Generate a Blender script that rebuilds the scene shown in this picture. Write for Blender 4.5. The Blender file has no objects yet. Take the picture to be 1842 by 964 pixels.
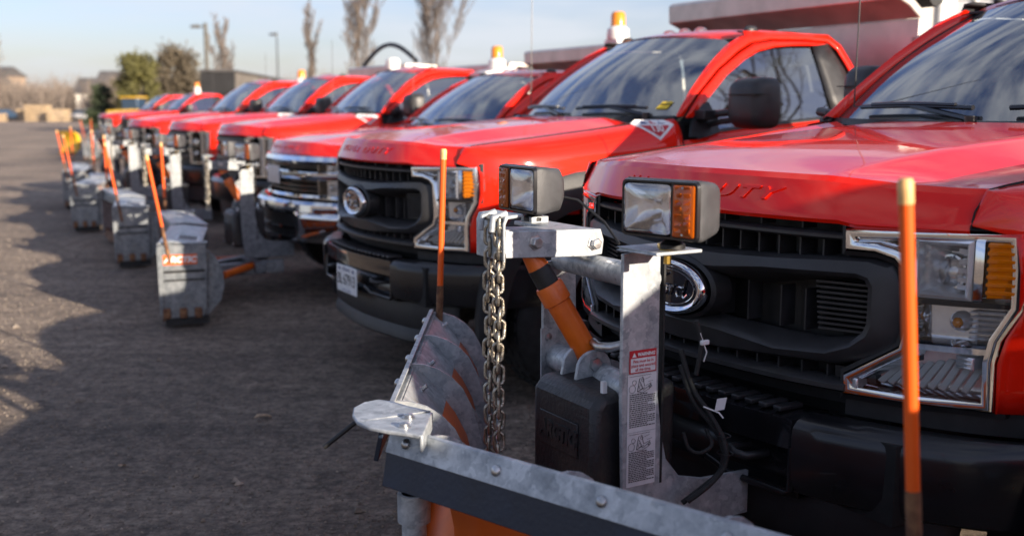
import bpy, bmesh, math, random
from mathutils import Vector, Matrix
R = math.radians
PI = math.pi
sc = bpy.context.scene
col = sc.collection
random.seed(7)

# ------------------------------------------------------------------ camera
CAM_H = 1.511
cam = bpy.data.objects.new('camera', bpy.data.cameras.new('camera'))
col.objects.link(cam)
cam.location = (0, 0, CAM_H)
cam.rotation_euler = (PI / 2 - 0.149, 0, 0)
cam.data.sensor_fit = 'HORIZONTAL'
cam.data.sensor_width = 36
cam.data.lens = 1901 / 1842 * 36
cam.data.clip_start = 0.05
cam.data.clip_end = 3000
cam.data.dof.use_dof = True
cam.data.dof.focus_distance = 3.0
cam.data.dof.aperture_fstop = 2.4
sc.camera = cam

# ------------------------------------------------------------------ light
SUN_AZ = math.atan2(0.700, -0.714)
SUN_EL = R(14.5)
sdir = Vector((math.cos(SUN_EL) * math.sin(SUN_AZ), math.cos(SUN_EL) * math.cos(SUN_AZ), math.sin(SUN_EL)))
sun = bpy.data.objects.new('sun', bpy.data.lights.new('sun', 'SUN'))
col.objects.link(sun)
sun.rotation_euler = sdir.to_track_quat('Z', 'Y').to_euler()
sun.location = (20, -12, 12)
sun.data.energy = 3.3
sun.data.angle = R(0.5)
sun.data.color = (1.0, 0.86, 0.70)

w = bpy.data.worlds.new('World')
sc.world = w
w.use_nodes = True
nt = w.node_tree
bg = nt.nodes['Background']
sky = nt.nodes.new('ShaderNodeTexSky')
sky.sky_type = 'NISHITA'
sky.sun_disc = False
sky.sun_elevation = SUN_EL
sky.sun_rotation = SUN_AZ
sky.air_density = 1.0
sky.dust_density = 1.2
sky.ozone_density = 1.5
# thin, high, streaky cloud over the whole sky
tc = nt.nodes.new('ShaderNodeTexCoord')
mp = nt.nodes.new('ShaderNodeMapping')
mp.inputs['Scale'].default_value = (1.6, 1.6, 9.0)
nz = nt.nodes.new('ShaderNodeTexNoise')
nz.inputs['Scale'].default_value = 2.2
nz.inputs['Detail'].default_value = 6
nz.inputs['Roughness'].default_value = 0.55
cr = nt.nodes.new('ShaderNodeValToRGB')
cr.color_ramp.elements[0].position = 0.42
cr.color_ramp.elements[0].color = (0, 0, 0, 1)
cr.color_ramp.elements[1].position = 0.64
cr.color_ramp.elements[1].color = (0.8, 0.8, 0.8, 1)
mx = nt.nodes.new('ShaderNodeMixRGB')
mx.inputs[2].default_value = (4.5, 4.75, 5.2, 1)
nt.links.new(tc.outputs['Generated'], mp.inputs['Vector'])
nt.links.new(mp.outputs['Vector'], nz.inputs['Vector'])
nt.links.new(nz.outputs['Fac'], cr.inputs['Fac'])
nt.links.new(cr.outputs['Color'], mx.inputs[0])
tn = nt.nodes.new('ShaderNodeMixRGB')
tn.blend_type = 'MULTIPLY'
tn.inputs[0].default_value = 1.0
tn.inputs[2].default_value = (0.86, 0.83, 1.09, 1)
nt.links.new(sky.outputs['Color'], tn.inputs[1])
nt.links.new(tn.outputs['Color'], mx.inputs[1])
nt.links.new(mx.outputs['Color'], bg.inputs['Color'])
bg.inputs['Strength'].default_value = 0.0575

sc.view_settings.view_transform = 'Standard'
sc.view_settings.look = 'None'
sc.view_settings.exposure = 1.62
sc.view_settings.gamma = 1.0
sc.cycles.max_bounces = 7
sc.cycles.diffuse_bounces = 3
sc.cycles.glossy_bounces = 4
sc.cycles.transmission_bounces = 4
sc.cycles.transparent_max_bounces = 10
sc.cycles.caustics_reflective = False
sc.cycles.caustics_refractive = False
sc.cycles.use_denoising = True

# ------------------------------------------------------------------ materials
M = {}


def mat(name, color, rough=0.5, metal=0.0, coat=0.0, var=0.0, scale=8.0, bump=0.0, bscale=60.0,
        col2=None, lo=0.4, hi=0.65, spec=None, rvar=0.0, detail=5):
    m = bpy.data.materials.new(name)
    m.use_nodes = True
    n = m.node_tree
    b = n.nodes['Principled BSDF']
    b.inputs['Roughness'].default_value = rough
    b.inputs['Metallic'].default_value = metal
    b.inputs['Coat Weight'].default_value = coat
    b.inputs['Coat Roughness'].default_value = 0.03
    if spec is not None:
        b.inputs['Specular IOR Level'].default_value = spec
    c = (*color, 1)
    t = n.nodes.new('ShaderNodeTexCoord')
    z = n.nodes.new('ShaderNodeTexNoise')
    z.inputs['Scale'].default_value = scale
    z.inputs['Detail'].default_value = detail
    n.links.new(t.outputs['Object'], z.inputs['Vector'])
    r = n.nodes.new('ShaderNodeValToRGB')
    r.color_ramp.elements[0].position = lo
    r.color_ramp.elements[1].position = hi
    if col2 is None:
        a = [max(0, x * (1 - var)) for x in color]
        d = [min(1, x * (1 + var)) for x in color]
    else:
        a, d = color, col2
    r.color_ramp.elements[0].color = (*a, 1)
    r.color_ramp.elements[1].color = (*d, 1)
    n.links.new(z.outputs['Fac'], r.inputs['Fac'])
    n.links.new(r.outputs['Color'], b.inputs['Base Color'])
    if rvar:
        q = n.nodes.new('ShaderNodeMapRange')
        q.inputs['To Min'].default_value = max(0.02, rough - rvar)
        q.inputs['To Max'].default_value = rough + rvar
        n.links.new(z.outputs['Fac'], q.inputs['Value'])
        n.links.new(q.outputs['Result'], b.inputs['Roughness'])
    if bump:
        z2 = n.nodes.new('ShaderNodeTexNoise')
        z2.inputs['Scale'].default_value = bscale
        z2.inputs['Detail'].default_value = 4
        n.links.new(t.outputs['Object'], z2.inputs['Vector'])
        bp = n.nodes.new('ShaderNodeBump')
        bp.inputs['Strength'].default_value = bump
        bp.inputs['Distance'].default_value = 0.01
        n.links.new(z2.outputs['Fac'], bp.inputs['Height'])
        n.links.new(bp.outputs['Normal'], b.inputs['Normal'])
    M[name] = m
    return m


mat('red_paint', (0.86, 0.016, 0.003), 0.45, 0, 1.0, 0.05, 3, rvar=0.06, spec=0.06)
_n = M['red_paint'].node_tree
_b = _n.nodes['Principled BSDF']
_t = _n.nodes.new('ShaderNodeTexCoord')
_z = _n.nodes.new('ShaderNodeTexNoise')
_z.inputs['Scale'].default_value = 7
_z.inputs['Detail'].default_value = 9
_z.inputs['Roughness'].default_value = 0.72
_n.links.new(_t.outputs['Object'], _z.inputs['Vector'])
_m = _n.nodes.new('ShaderNodeMapRange')
_m.inputs['From Min'].default_value = 0.42
_m.inputs['From Max'].default_value = 0.70
_m.inputs['To Min'].default_value = 0.015
_m.inputs['To Max'].default_value = 0.13
_n.links.new(_z.outputs['Fac'], _m.inputs['Value'])
_n.links.new(_m.outputs['Result'], _b.inputs['Coat Roughness'])
mat('black_plastic', (0.022, 0.022, 0.024), 0.46, 0, 0, 0.25, 20, 0.10, 900, rvar=0.08)
mat('dark_plastic', (0.012, 0.012, 0.013), 0.55, 0, 0, 0.3, 20)
mat('grey_plastic', (0.030, 0.030, 0.032), 0.42, 0, 0, 0.15, 14, 0.08, 900, rvar=0.06)
mat('gloss_black', (0.010, 0.010, 0.012), 0.30, 0, 0.25, 0.2, 6, rvar=0.08)
mat('underbody', (0.008, 0.008, 0.008), 0.85, 0, 0, 0.3, 20)
mat('rubber', (0.018, 0.018, 0.018), 0.75, 0, 0, 0.3, 30, 0.3, 200)
mat('flare', (0.020, 0.021, 0.023), 0.5, 0, 0, 0.15, 14, 0.12, 900)
mat('chrome', (0.80, 0.81, 0.83), 0.07, 1.0, 0, 0.04, 5, rvar=0.03)
mat('reflector', (0.90, 0.92, 0.95), 0.22, 0.6, 0, 0.06, 30)
mat('step_gloss', (0.012, 0.012, 0.014), 0.12, 0, 0.6, 0.2, 6, rvar=0.05)
mat('lamp_mirror', (0.86, 0.87, 0.88), 0.07, 1.0, 0, 0.03, 40)
mat('steel', (0.50, 0.50, 0.50), 0.35, 1.0, 0, 0.2, 40, rvar=0.1)
mat('chain_steel', (0.30, 0.26, 0.20), 0.36, 0.9, 0, 0, 60, 0.3, 200, col2=(0.52, 0.49, 0.42), rvar=0.12)
mat('stainless', (0.60, 0.54, 0.49), 0.40, 0.55, 0, 0.12, 5, 0.05, 40, rvar=0.08)
mat('brass', (0.62, 0.42, 0.10), 0.3, 1.0, 0, 0.15, 60)
mat('orange_paint', (0.82, 0.165, 0.012), 0.42, 0, 0.2, 0, 9, 0.12, 120, col2=(0.68, 0.115, 0.010), rvar=0.1)
mat('orange_poly', (0.72, 0.13, 0.012), 0.38, 0, 0, 0.08, 5, 0.05, 60)
mat('stake_orange', (0.82, 0.115, 0.012), 0.34, 0, 0, 0.06, 5)
mat('stake_tip', (0.72, 0.42, 0.16), 0.5, 0, 0, 0.15, 40)
mat('rusty', (0.10, 0.040, 0.020), 0.8, 0, 0, 0, 30, 0.4, 160, col2=(0.26, 0.13, 0.06))
mat('navy_poly', (0.010, 0.021, 0.044), 0.42, 0, 0, 0.25, 5, 0.10, 80, rvar=0.08)
mat('white_label', (0.72, 0.73, 0.74), 0.5, 0, 0, 0.06, 30)
mat('white_ink', (0.80, 0.80, 0.80), 0.5)
mat('black_ink', (0.012, 0.012, 0.014), 0.5)
mat('blue_ink', (0.02, 0.05, 0.20), 0.5)
mat('red_ink', (0.52, 0.02, 0.03), 0.5)
mat('orange_ink', (0.80, 0.14, 0.02), 0.5)
mat('yellow_ink', (0.85, 0.62, 0.03), 0.5)
mat('plate_white', (0.72, 0.74, 0.76), 0.35, 0, 0, 0.05, 20)
mat('emblem_blue', (0.004, 0.006, 0.016), 0.12, 0, 0.8)
mat('beacon_amber', (0.85, 0.28, 0.015), 0.25, 0, 0.5, 0.1, 20)
mat('white_plastic', (0.76, 0.76, 0.74), 0.4, 0, 0.2, 0.06, 10)
mat('interior', (0.035, 0.035, 0.038), 0.7, 0, 0, 0.2, 15)
mat('seat_cloth', (0.075, 0.075, 0.078), 0.85, 0, 0, 0.15, 30, 0.2, 200)
mat('rim_silver', (0.55, 0.55, 0.56), 0.32, 0.9, 0, 0.1, 10)
mat('pump_plastic', (0.020, 0.020, 0.022), 0.48, 0, 0, 0, 7, 0.25, 90, col2=(0.055, 0.048, 0.040), lo=0.5, hi=0.75)
mat('lamp_housing', (0.055, 0.056, 0.060), 0.52, 0, 0, 0.2, 20, 0.15, 300)
mat('bark', (0.16, 0.125, 0.10), 0.9, 0, 0, 0.3, 12)
mat('pole_metal', (0.12, 0.115, 0.10), 0.6, 0.3, 0, 0.2, 6)
mat('yellow_paint', (0.72, 0.44, 0.02), 0.4, 0, 0.3, 0.1, 4)
mat('white_wall', (0.78, 0.74, 0.66), 0.8, 0, 0, 0.06, 0.7)
mat('tan_wall', (0.40, 0.30, 0.22), 0.85, 0, 0, 0.15, 0.5)
mat('brick_wall', (0.36, 0.20, 0.15), 0.85, 0, 0, 0.15, 0.5)
mat('grey_wall', (0.16, 0.145, 0.13), 0.85, 0, 0, 0.15, 2)
mat('dark_wall', (0.018, 0.018, 0.020), 0.8, 0, 0, 0.2, 2)
mat('roof_dark', (0.09, 0.085, 0.085), 0.85, 0, 0, 0.2, 1)
mat('wood', (0.42, 0.31, 0.19), 0.8, 0, 0, 0.2, 3)
mat('leaf_olive', (0.095, 0.09, 0.024), 0.75, 0, 0, 0.35, 1.5)
mat('leaf_brown', (0.10, 0.080, 0.052), 0.8, 0, 0, 0.35, 1.5)
mat('leaf_dark', (0.035, 0.050, 0.022), 0.8, 0, 0, 0.35, 1.5)
mat('twig', (0.25, 0.205, 0.17), 0.9, 0, 0, 0.3, 2)
mat('dead_leaf', (0.42, 0.30, 0.20), 0.8, 0, 0, 0.25, 60)
mat('stone', (0.24, 0.20, 0.165), 0.9, 0, 0, 0.4, 25)
mat('car_silver', (0.45, 0.46, 0.48), 0.3, 0.6, 0.5)
mat('car_blue', (0.04, 0.075, 0.13), 0.3, 0.2, 0.8)
mat('car_white', (0.72, 0.72, 0.70), 0.3, 0, 0.8)
mat('shade_cloth', (0.05, 0.05, 0.055), 0.8)


def galv(key='galv', k_=1.0):
    m = bpy.data.materials.new('galvanised' if k_ == 1 else 'galvanised_shaded')
    m.use_nodes = True
    n = m.node_tree
    b = n.nodes['Principled BSDF']
    t = n.nodes.new('ShaderNodeTexCoord')
    v = n.nodes.new('ShaderNodeTexVoronoi')
    v.inputs['Scale'].default_value = 48
    z = n.nodes.new('ShaderNodeTexNoise')
    z.inputs['Scale'].default_value = 20
    z.inputs['Detail'].default_value = 7
    z.inputs['Roughness'].default_value = 0.7
    zw = n.nodes.new('ShaderNodeTexNoise')
    zw.inputs['Scale'].default_value = 30
    ad = n.nodes.new('ShaderNodeMixRGB')
    ad.inputs[0].default_value = 0.06
    n.links.new(t.outputs['Object'], zw.inputs['Vector'])
    n.links.new(t.outputs['Object'], ad.inputs[1])
    n.links.new(zw.outputs['Color'], ad.inputs[2])
    n.links.new(ad.outputs[0], v.inputs['Vector'])
    n.links.new(t.outputs['Object'], z.inputs['Vector'])
    bw = n.nodes.new('ShaderNodeRGBToBW')
    n.links.new(v.outputs['Color'], bw.inputs[0])
    a = n.nodes.new('ShaderNodeMath')
    a.operation = 'MULTIPLY'
    a.inputs[1].default_value = 0.30
    n.links.new(bw.outputs[0], a.inputs[0])
    s = n.nodes.new('ShaderNodeMath')
    s.operation = 'ADD'
    n.links.new(a.outputs[0], s.inputs[0])
    n.links.new(z.outputs['Fac'], s.inputs[1])
    r = n.nodes.new('ShaderNodeValToRGB')
    e = r.color_ramp.elements
    e[0].position, e[0].color = 0.34, (0.170 * k_, 0.195 * k_, 0.215 * k_, 1)
    e[1].position, e[1].color = 0.92, (0.580 * k_, 0.610 * k_, 0.630 * k_, 1)
    k = e.new(0.62)
    k.color = (0.360 * k_, 0.390 * k_, 0.415 * k_, 1)
    n.links.new(s.outputs[0], r.inputs['Fac'])
    zd = n.nodes.new('ShaderNodeTexNoise')
    zd.inputs['Scale'].default_value = 5
    zd.inputs['Detail'].default_value = 8
    zd.inputs['Roughness'].default_value = 0.7
    n.links.new(t.outputs['Object'], zd.inputs['Vector'])
    rdt = n.nodes.new('ShaderNodeValToRGB')
    rdt.color_ramp.elements[0].position, rdt.color_ramp.elements[0].color = 0.56, (0, 0, 0, 1)
    rdt.color_ramp.elements[1].position, rdt.color_ramp.elements[1].color = 0.74, (0.75, 0.75, 0.75, 1)
    n.links.new(zd.outputs['Fac'], rdt.inputs['Fac'])
    md = n.nodes.new('ShaderNodeMixRGB')
    md.inputs[2].default_value = (0.20 * k_, 0.165 * k_, 0.125 * k_, 1)
    n.links.new(rdt.outputs['Color'], md.inputs[0])
    n.links.new(r.outputs['Color'], md.inputs[1])
    n.links.new(md.outputs['Color'], b.inputs['Base Color'])
    q = n.nodes.new('ShaderNodeMapRange')
    q.inputs['To Min'].default_value = 0.62
    q.inputs['To Max'].default_value = 0.34
    n.links.new(s.outputs[0], q.inputs['Value'])
    n.links.new(q.outputs['Result'], b.inputs['Roughness'])
    b.inputs['Metallic'].default_value = 0.25
    bp = n.nodes.new('ShaderNodeBump')
    bp.inputs['Strength'].default_value = 0.12
    bp.inputs['Distance'].default_value = 0.004
    n.links.new(z.outputs['Fac'], bp.inputs['Height'])
    n.links.new(bp.outputs['Normal'], b.inputs['Normal'])
    M[key] = m


galv()
galv('galv_shaded', 0.52)  # darker copy: shade on the row's plows put into the steel colour


def glass(name, tint, refl_rough=0.0, ior=1.5, base=0.0, body=None, bodyfac=0.0):
    """pane: fresnel reflection over tinted see-through, optionally with some milky body"""
    m = bpy.data.materials.new(name)
    m.use_nodes = True
    n = m.node_tree
    for x in list(n.nodes):
        if x.type != 'OUTPUT_MATERIAL':
            n.nodes.remove(x)
    out = n.nodes[0]
    tr = n.nodes.new('ShaderNodeBsdfTransparent')
    tr.inputs[0].default_value = (*tint, 1)
    gl = n.nodes.new('ShaderNodeBsdfGlossy')
    gl.inputs['Roughness'].default_value = refl_rough
    gl.inputs['Color'].default_value = (1, 1, 1, 1)
    fr = n.nodes.new('ShaderNodeFresnel')
    fr.inputs['IOR'].default_value = ior
    ad = n.nodes.new('ShaderNodeMath')
    ad.operation = 'ADD'
    ad.use_clamp = True
    ad.inputs[1].default_value = base
    n.links.new(fr.outputs[0], ad.inputs[0])
    src = tr.outputs[0]
    if body:
        df = n.nodes.new('ShaderNodeBsdfDiffuse')
        df.inputs[0].default_value = (*body, 1)
        m2 = n.nodes.new('ShaderNodeMixShader')
        m2.inputs[0].default_value = bodyfac
        n.links.new(src, m2.inputs[1])
        n.links.new(df.outputs[0], m2.inputs[2])
        src = m2.outputs[0]
    ms = n.nodes.new('ShaderNodeMixShader')
    n.links.new(ad.outputs[0], ms.inputs[0])
    n.links.new(src, ms.inputs[1])
    n.links.new(gl.outputs[0], ms.inputs[2])
    n.links.new(ms.outputs[0], out.inputs['Surface'])
    M[name] = m
    return m


glass('window_glass', (0.62, 0.70, 0.68), 0.0, 1.7, 0.26)
glass('screen_glass', (0.72, 0.81, 0.79), 0.0, 1.6, 0.20, (0.42, 0.46, 0.50), 0.07)
glass('clear_lens', (0.95, 0.96, 0.97), 0.0, 1.45, 0.02)
glass('lamp_lens', (0.92, 0.93, 0.94), 0.03, 1.5, 0.22, (0.7, 0.72, 0.75), 0.10)
glass('amber_lens', (0.95, 0.30, 0.010), 0.05, 1.45, 0.02, (0.90, 0.25, 0.006), 0.70)
glass('signal_amber', (0.95, 0.26, 0.008), 0.08, 1.45, 0.02, (0.70, 0.15, 0.004), 0.45)

# asphalt millings
m = bpy.data.materials.new('ground_millings')
m.use_nodes = True
n = m.node_tree
b = n.nodes['Principled BSDF']
t = n.nodes.new('ShaderNodeTexCoord')


def noi(scale, detail=6, rough=0.6, vec=None):
    z = n.nodes.new('ShaderNodeTexNoise')
    z.inputs['Scale'].default_value = scale
    z.inputs['Detail'].default_value = detail
    z.inputs['Roughness'].default_value = rough
    n.links.new(vec or t.outputs['Object'], z.inputs['Vector'])
    return z


mpg = n.nodes.new('ShaderNodeMapping')
mpg.inputs['Rotation'].default_value = (0, 0, R(12))
mpg.inputs['Scale'].default_value = (0.35, 1.6, 1)
n.links.new(t.outputs['Object'], mpg.inputs['Vector'])
z1 = noi(1.1, 8, 0.62, mpg.outputs['Vector'])
z2 = noi(26, 8, 0.75)
vo = n.nodes.new('ShaderNodeTexVoronoi')
vo.inputs['Scale'].default_value = 95
n.links.new(t.outputs['Object'], vo.inputs['Vector'])
r1 = n.nodes.new('ShaderNodeValToRGB')
r1.color_ramp.elements[0].position = 0.33
r1.color_ramp.elements[0].color = (0.25, 0.198, 0.158, 1)
r1.color_ramp.elements[1].position = 0.70
r1.color_ramp.elements[1].color = (0.45, 0.36, 0.28, 1)
n.links.new(z1.outputs['Fac'], r1.inputs['Fac'])
r2 = n.nodes.new('ShaderNodeValToRGB')
r2.color_ramp.elements[0].position = 0.34
r2.color_ramp.elements[0].color = (0.24, 0.24, 0.25, 1)
r2.color_ramp.elements[1].position = 0.72
r2.color_ramp.elements[1].color = (1.65, 1.62, 1.6, 1)
n.links.new(z2.outputs['Fac'], r2.inputs['Fac'])
mu = n.nodes.new('ShaderNodeMixRGB')
mu.blend_type = 'MULTIPLY'
mu.inputs[0].default_value = 0.85
n.links.new(r1.outputs['Color'], mu.inputs[1])
n.links.new(r2.outputs['Color'], mu.inputs[2])
bw = n.nodes.new('ShaderNodeRGBToBW')
n.links.new(vo.outputs['Color'], bw.inputs[0])
r3 = n.nodes.new('ShaderNodeValToRGB')
r3.color_ramp.elements[0].position = 0.78
r3.color_ramp.elements[0].color = (0, 0, 0, 1)
r3.color_ramp.elements[1].position = 0.95
r3.color_ramp.elements[1].color = (0.5, 0.5, 0.5, 1)
n.links.new(bw.outputs[0], r3.inputs['Fac'])
m3 = n.nodes.new('ShaderNodeMixRGB')
m3.inputs[2].default_value = (0.48, 0.42, 0.36, 1)
n.links.new(r3.outputs['Color'], m3.inputs[0])
n.links.new(mu.outputs['Color'], m3.inputs[1])
zc_ = noi(8.5, 9, 0.72)
rc_ = n.nodes.new('ShaderNodeValToRGB')
rc_.color_ramp.elements[0].position = 0.36
rc_.color_ramp.elements[0].color = (0.50, 0.50, 0.51, 1)
rc_.color_ramp.elements[1].position = 0.66
rc_.color_ramp.elements[1].color = (1.38, 1.37, 1.35, 1)
n.links.new(zc_.outputs['Fac'], rc_.inputs['Fac'])
mc_ = n.nodes.new('ShaderNodeMixRGB')
mc_.blend_type = 'MULTIPLY'
mc_.inputs[0].default_value = 1.0
n.links.new(m3.outputs['Color'], mc_.inputs[1])
n.links.new(rc_.outputs['Color'], mc_.inputs[2])
zb = noi(0.33, 5, 0.55)
rb = n.nodes.new('ShaderNodeValToRGB')
rb.color_ramp.elements[0].position = 0.36
rb.color_ramp.elements[0].color = (0.72, 0.72, 0.73, 1)
rb.color_ramp.elements[1].position = 0.66
rb.color_ramp.elements[1].color = (1.22, 1.20, 1.17, 1)
n.links.new(zb.outputs['Fac'], rb.inputs['Fac'])
mb_ = n.nodes.new('ShaderNodeMixRGB')
mb_.blend_type = 'MULTIPLY'
mb_.inputs[0].default_value = 1.0
n.links.new(mc_.outputs['Color'], mb_.inputs[1])
n.links.new(rb.outputs['Color'], mb_.inputs[2])
n.links.new(mb_.outputs['Color'], b.inputs['Base Color'])
b.inputs['Roughness'].default_value = 0.88
bp1 = n.nodes.new('ShaderNodeBump')
bp1.inputs['Strength'].default_value = 0.9
bp1.inputs['Distance'].default_value = 0.03
ad = n.nodes.new('ShaderNodeMath')
ad.operation = 'ADD'
z3 = noi(60, 6, 0.7)
n.links.new(z2.outputs['Fac'], ad.inputs[0])
n.links.new(z3.outputs['Fac'], ad.inputs[1])
n.links.new(ad.outputs[0], bp1.inputs['Height'])
bp2 = n.nodes.new('ShaderNodeBump')
bp2.inputs['Strength'].default_value = 0.6
bp2.inputs['Distance'].default_value = 0.08
n.links.new(zc_.outputs['Fac'], bp2.inputs['Height'])
n.links.new(bp1.outputs['Normal'], bp2.inputs['Normal'])
n.links.new(bp2.outputs['Normal'], b.inputs['Normal'])
M['ground'] = m


# ------------------------------------------------------------------ mesh helpers
def V(*a):
    return Vector(a)


class MB:
    def __init__(s):
        s.v, s.f = [], []

    def add(s, vs, fs):
        k = len(s.v)
        s.v += [tuple(p) for p in vs]
        s.f += [tuple(i + k for i in f) for f in fs]
        return s

    def box(s, c, d, rz=0.0, mtx=None):
        vs = []
        for x in (-.5, .5):
            for y in (-.5, .5):
                for z in (-.5, .5):
                    p = Vector((x * d[0], y * d[1], z * d[2]))
                    if rz:
                        p = Matrix.Rotation(rz, 3, 'Z') @ p
                    if mtx is not None:
                        p = mtx @ p
                    vs.append(p + Vector(c))
        return s.add(vs, [(0, 1, 3, 2), (4, 6, 7, 5), (0, 4, 5, 1), (2, 3, 7, 6), (0, 2, 6, 4), (1, 5, 7, 3)])

    def beam(s, p0, p1, wd, ht, up=(0, 0, 1)):
        p0, p1 = Vector(p0), Vector(p1)
        d = (p1 - p0).normalized()
        a = d.cross(Vector(up)).normalized()
        b_ = a.cross(d).normalized()
        vs = []
        for p in (p0, p1):
            for i, j in ((-1, -1), (1, -1), (1, 1), (-1, 1)):
                vs.append(p + a * wd / 2 * i + b_ * ht / 2 * j)
        return s.add(vs, [(0, 3, 2, 1), (4, 5, 6, 7), (0, 1, 5, 4), (1, 2, 6, 5), (2, 3, 7, 6), (3, 0, 4, 7)])

    def tube(s, path, r, n=8, closed=False, cap=True):
        path = [Vector(p) for p in path]
        rs = r if isinstance(r, (list, tuple)) else [r] * len(path)
        L = len(path)
        prev = None
        vs = []
        for i, p in enumerate(path):
            a = path[(i - 1) % L] if (closed or i > 0) else p
            c = path[(i + 1) % L] if (closed or i < L - 1) else p
            d = (c - a).normalized()
            if prev is None:
                u = d.orthogonal().normalized()
            else:
                u = prev - d * prev.dot(d)
                u = u.normalized() if u.length > 1e-6 else d.orthogonal().normalized()
            prev = u
            q = d.cross(u)
            for k in range(n):
                t_ = 2 * PI * k / n
                vs.append(p + (u * math.cos(t_) + q * math.sin(t_)) * rs[i])
        fs = []
        for i in range(L if closed else L - 1):
            j = (i + 1) % L
            for k in range(n):
                k2 = (k + 1) % n
                fs.append((i * n + k, i * n + k2, j * n + k2, j * n + k))
        if cap and not closed:
            fs.append(tuple(reversed(range(n))))
            fs.append(tuple((L - 1) * n + k for k in range(n)))
        return s.add(vs, fs)

    def prism(s, poly, off):
        off = Vector(off)
        L = len(poly)
        vs = [Vector(p) for p in poly] + [Vector(p) + off for p in poly]
        fs = [tuple(reversed(range(L))), tuple(range(L, 2 * L))]
        fs += [(i, (i + 1) % L, L + (i + 1) % L, L + i) for i in range(L)]
        return s.add(vs, fs)

    def grid(s, rows, closed=False):
        a, c = len(rows), len(rows[0])
        vs = [p for r in rows for p in r]
        fs = []
        for i in range(a - 1):
            for j in range(c if closed else c - 1):
                j2 = (j + 1) % c
                fs.append((i * c + j, i * c + j2, (i + 1) * c + j2, (i + 1) * c + j))
        return s.add(vs, fs)

    def face(s, pts):
        return s.add(pts, [tuple(range(len(pts)))])

    def lathe(s, prof, c, axis, n=24):
        """prof: (radius, along axis) pairs"""
        ax = Vector(axis).normalized()
        u = ax.orthogonal().normalized()
        q = ax.cross(u)
        c = Vector(c)
        rows = []
        for r, h in prof:
            rows.append([c + ax * h + (u * math.cos(2 * PI * k / n) + q * math.sin(2 * PI * k / n)) * r for k in range(n)])
        return s.grid(rows, True)

    def ball(s, c, r, n=8, sc_=(1, 1, 1)):
        rows = []
        for i in range(n + 1):
            a = PI * i / n
            rr = max(math.sin(a), 1e-3)
            rows.append([(c[0] + r * sc_[0] * rr * math.cos(2 * PI * k / (2 * n)), c[1] + r * sc_[1] * rr * math.sin(2 * PI * k / (2 * n)),
                          c[2] + r * sc_[2] * math.cos(a)) for k in range(2 * n)])
        return s.grid(rows, True)

    def mesh(s, name, material, smooth=None):
        me = bpy.data.meshes.new(name)
        me.from_pydata(s.v, [], s.f)
        me.validate()
        bm = bmesh.new()
        bm.from_mesh(me)
        bmesh.ops.remove_doubles(bm, verts=bm.verts, dist=1e-5)
        bmesh.ops.recalc_face_normals(bm, faces=bm.faces)
        bm.to_mesh(me)
        bm.free()
        me.materials.append(material)
        if smooth:
            me.polygons.foreach_set('use_smooth', [True] * len(me.polygons))
            me.set_sharp_from_angle(angle=R(smooth))
        me.update()
        return me

    def build(s, name, material, parent=None, smooth=35, bevel=0.0, solid=0.0, off=-1.0, label=None, seg=2, inner=None):
        if isinstance(material, str):
            material = M[material]
        me = s.mesh(name, material, smooth)
        if inner:
            me.materials.append(M[inner])
        o = link(name, me, parent, bevel, solid, off, label, seg)
        if inner:
            o.modifiers['thick'].material_offset = 1
            o.modifiers['thick'].material_offset_rim = 1
        return o


def link(name, me, parent=None, bevel=0.0, solid=0.0, off=-1.0, label=None, seg=2):
    o = bpy.data.objects.new(name, me)
    col.objects.link(o)
    if parent is not None:
        o.parent = parent
    if solid:
        q = o.modifiers.new('thick', 'SOLIDIFY')
        q.thickness = solid
        q.offset = off
    if bevel:
        q = o.modifiers.new('edge', 'BEVEL')
        q.width = bevel
        q.segments = seg
        q.limit_method = 'ANGLE'
        q.angle_limit = R(40)
        q.harden_normals = False
    if label:
        o['label'] = label
    return o


def thing(name, label, cat, loc=(0, 0, 0), rz=0.0, group=None):
    o = bpy.data.objects.new(name, None)
    o.empty_display_size = 0.2
    col.objects.link(o)
    o.location = loc
    o.rotation_euler = (0, 0, rz)
    o['label'] = label
    o['category'] = cat
    if group:
        o['group'] = group
    return o


def tag(o, label, cat, group=None):
    o['label'] = label
    o['category'] = cat
    if group:
        o['group'] = group
    return o


def struct(o, kind='structure'):
    o['kind'] = kind
    return o


KIDS = {}


def copy_tree(root, label, loc=None, rz=None, skip=()):
    ch = {}
    for o in bpy.data.objects:
        if o.parent is not None:
            ch.setdefault(o.parent.name, []).append(o)

    def rec(o, parent):
        c = o.copy()
        col.objects.link(c)
        if parent is not None:
            c.parent = parent
        for k in ch.get(o.name, []):
            if k.name.split('.')[0] in skip:
                continue
            rec(k, c)
        return c
    r = rec(root, None)
    r['label'] = label
    if loc is not None:
        r.location = loc
    if rz is not None:
        r.rotation_euler = (0, 0, rz)
    return r


def text_geo(s, size=1.0, shear=0.0, ext=0.0, space=1.0, sx=1.0, bold=0.0):
    """centred text as (verts, faces) in its own x, y plane"""
    cu = bpy.data.curves.new('lettering', 'FONT')
    cu.body = s
    cu.size = size
    cu.shear = shear
    cu.extrude = ext
    cu.offset = bold
    cu.space_character = space
    cu.align_x = 'CENTER'
    cu.align_y = 'CENTER'
    cu.resolution_u = 3
    o = bpy.data.objects.new('lettering', cu)
    col.objects.link(o)
    dg = bpy.context.evaluated_depsgraph_get()
    me = bpy.data.meshes.new_from_object(o.evaluated_get(dg))
    vs = [(v_.co.x * sx, v_.co.y, v_.co.z) for v_ in me.vertices]
    fs = [tuple(p.vertices) for p in me.polygons]
    bpy.data.objects.remove(o)
    bpy.data.curves.remove(cu)
    bpy.data.meshes.remove(me)
    return vs, fs


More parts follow.
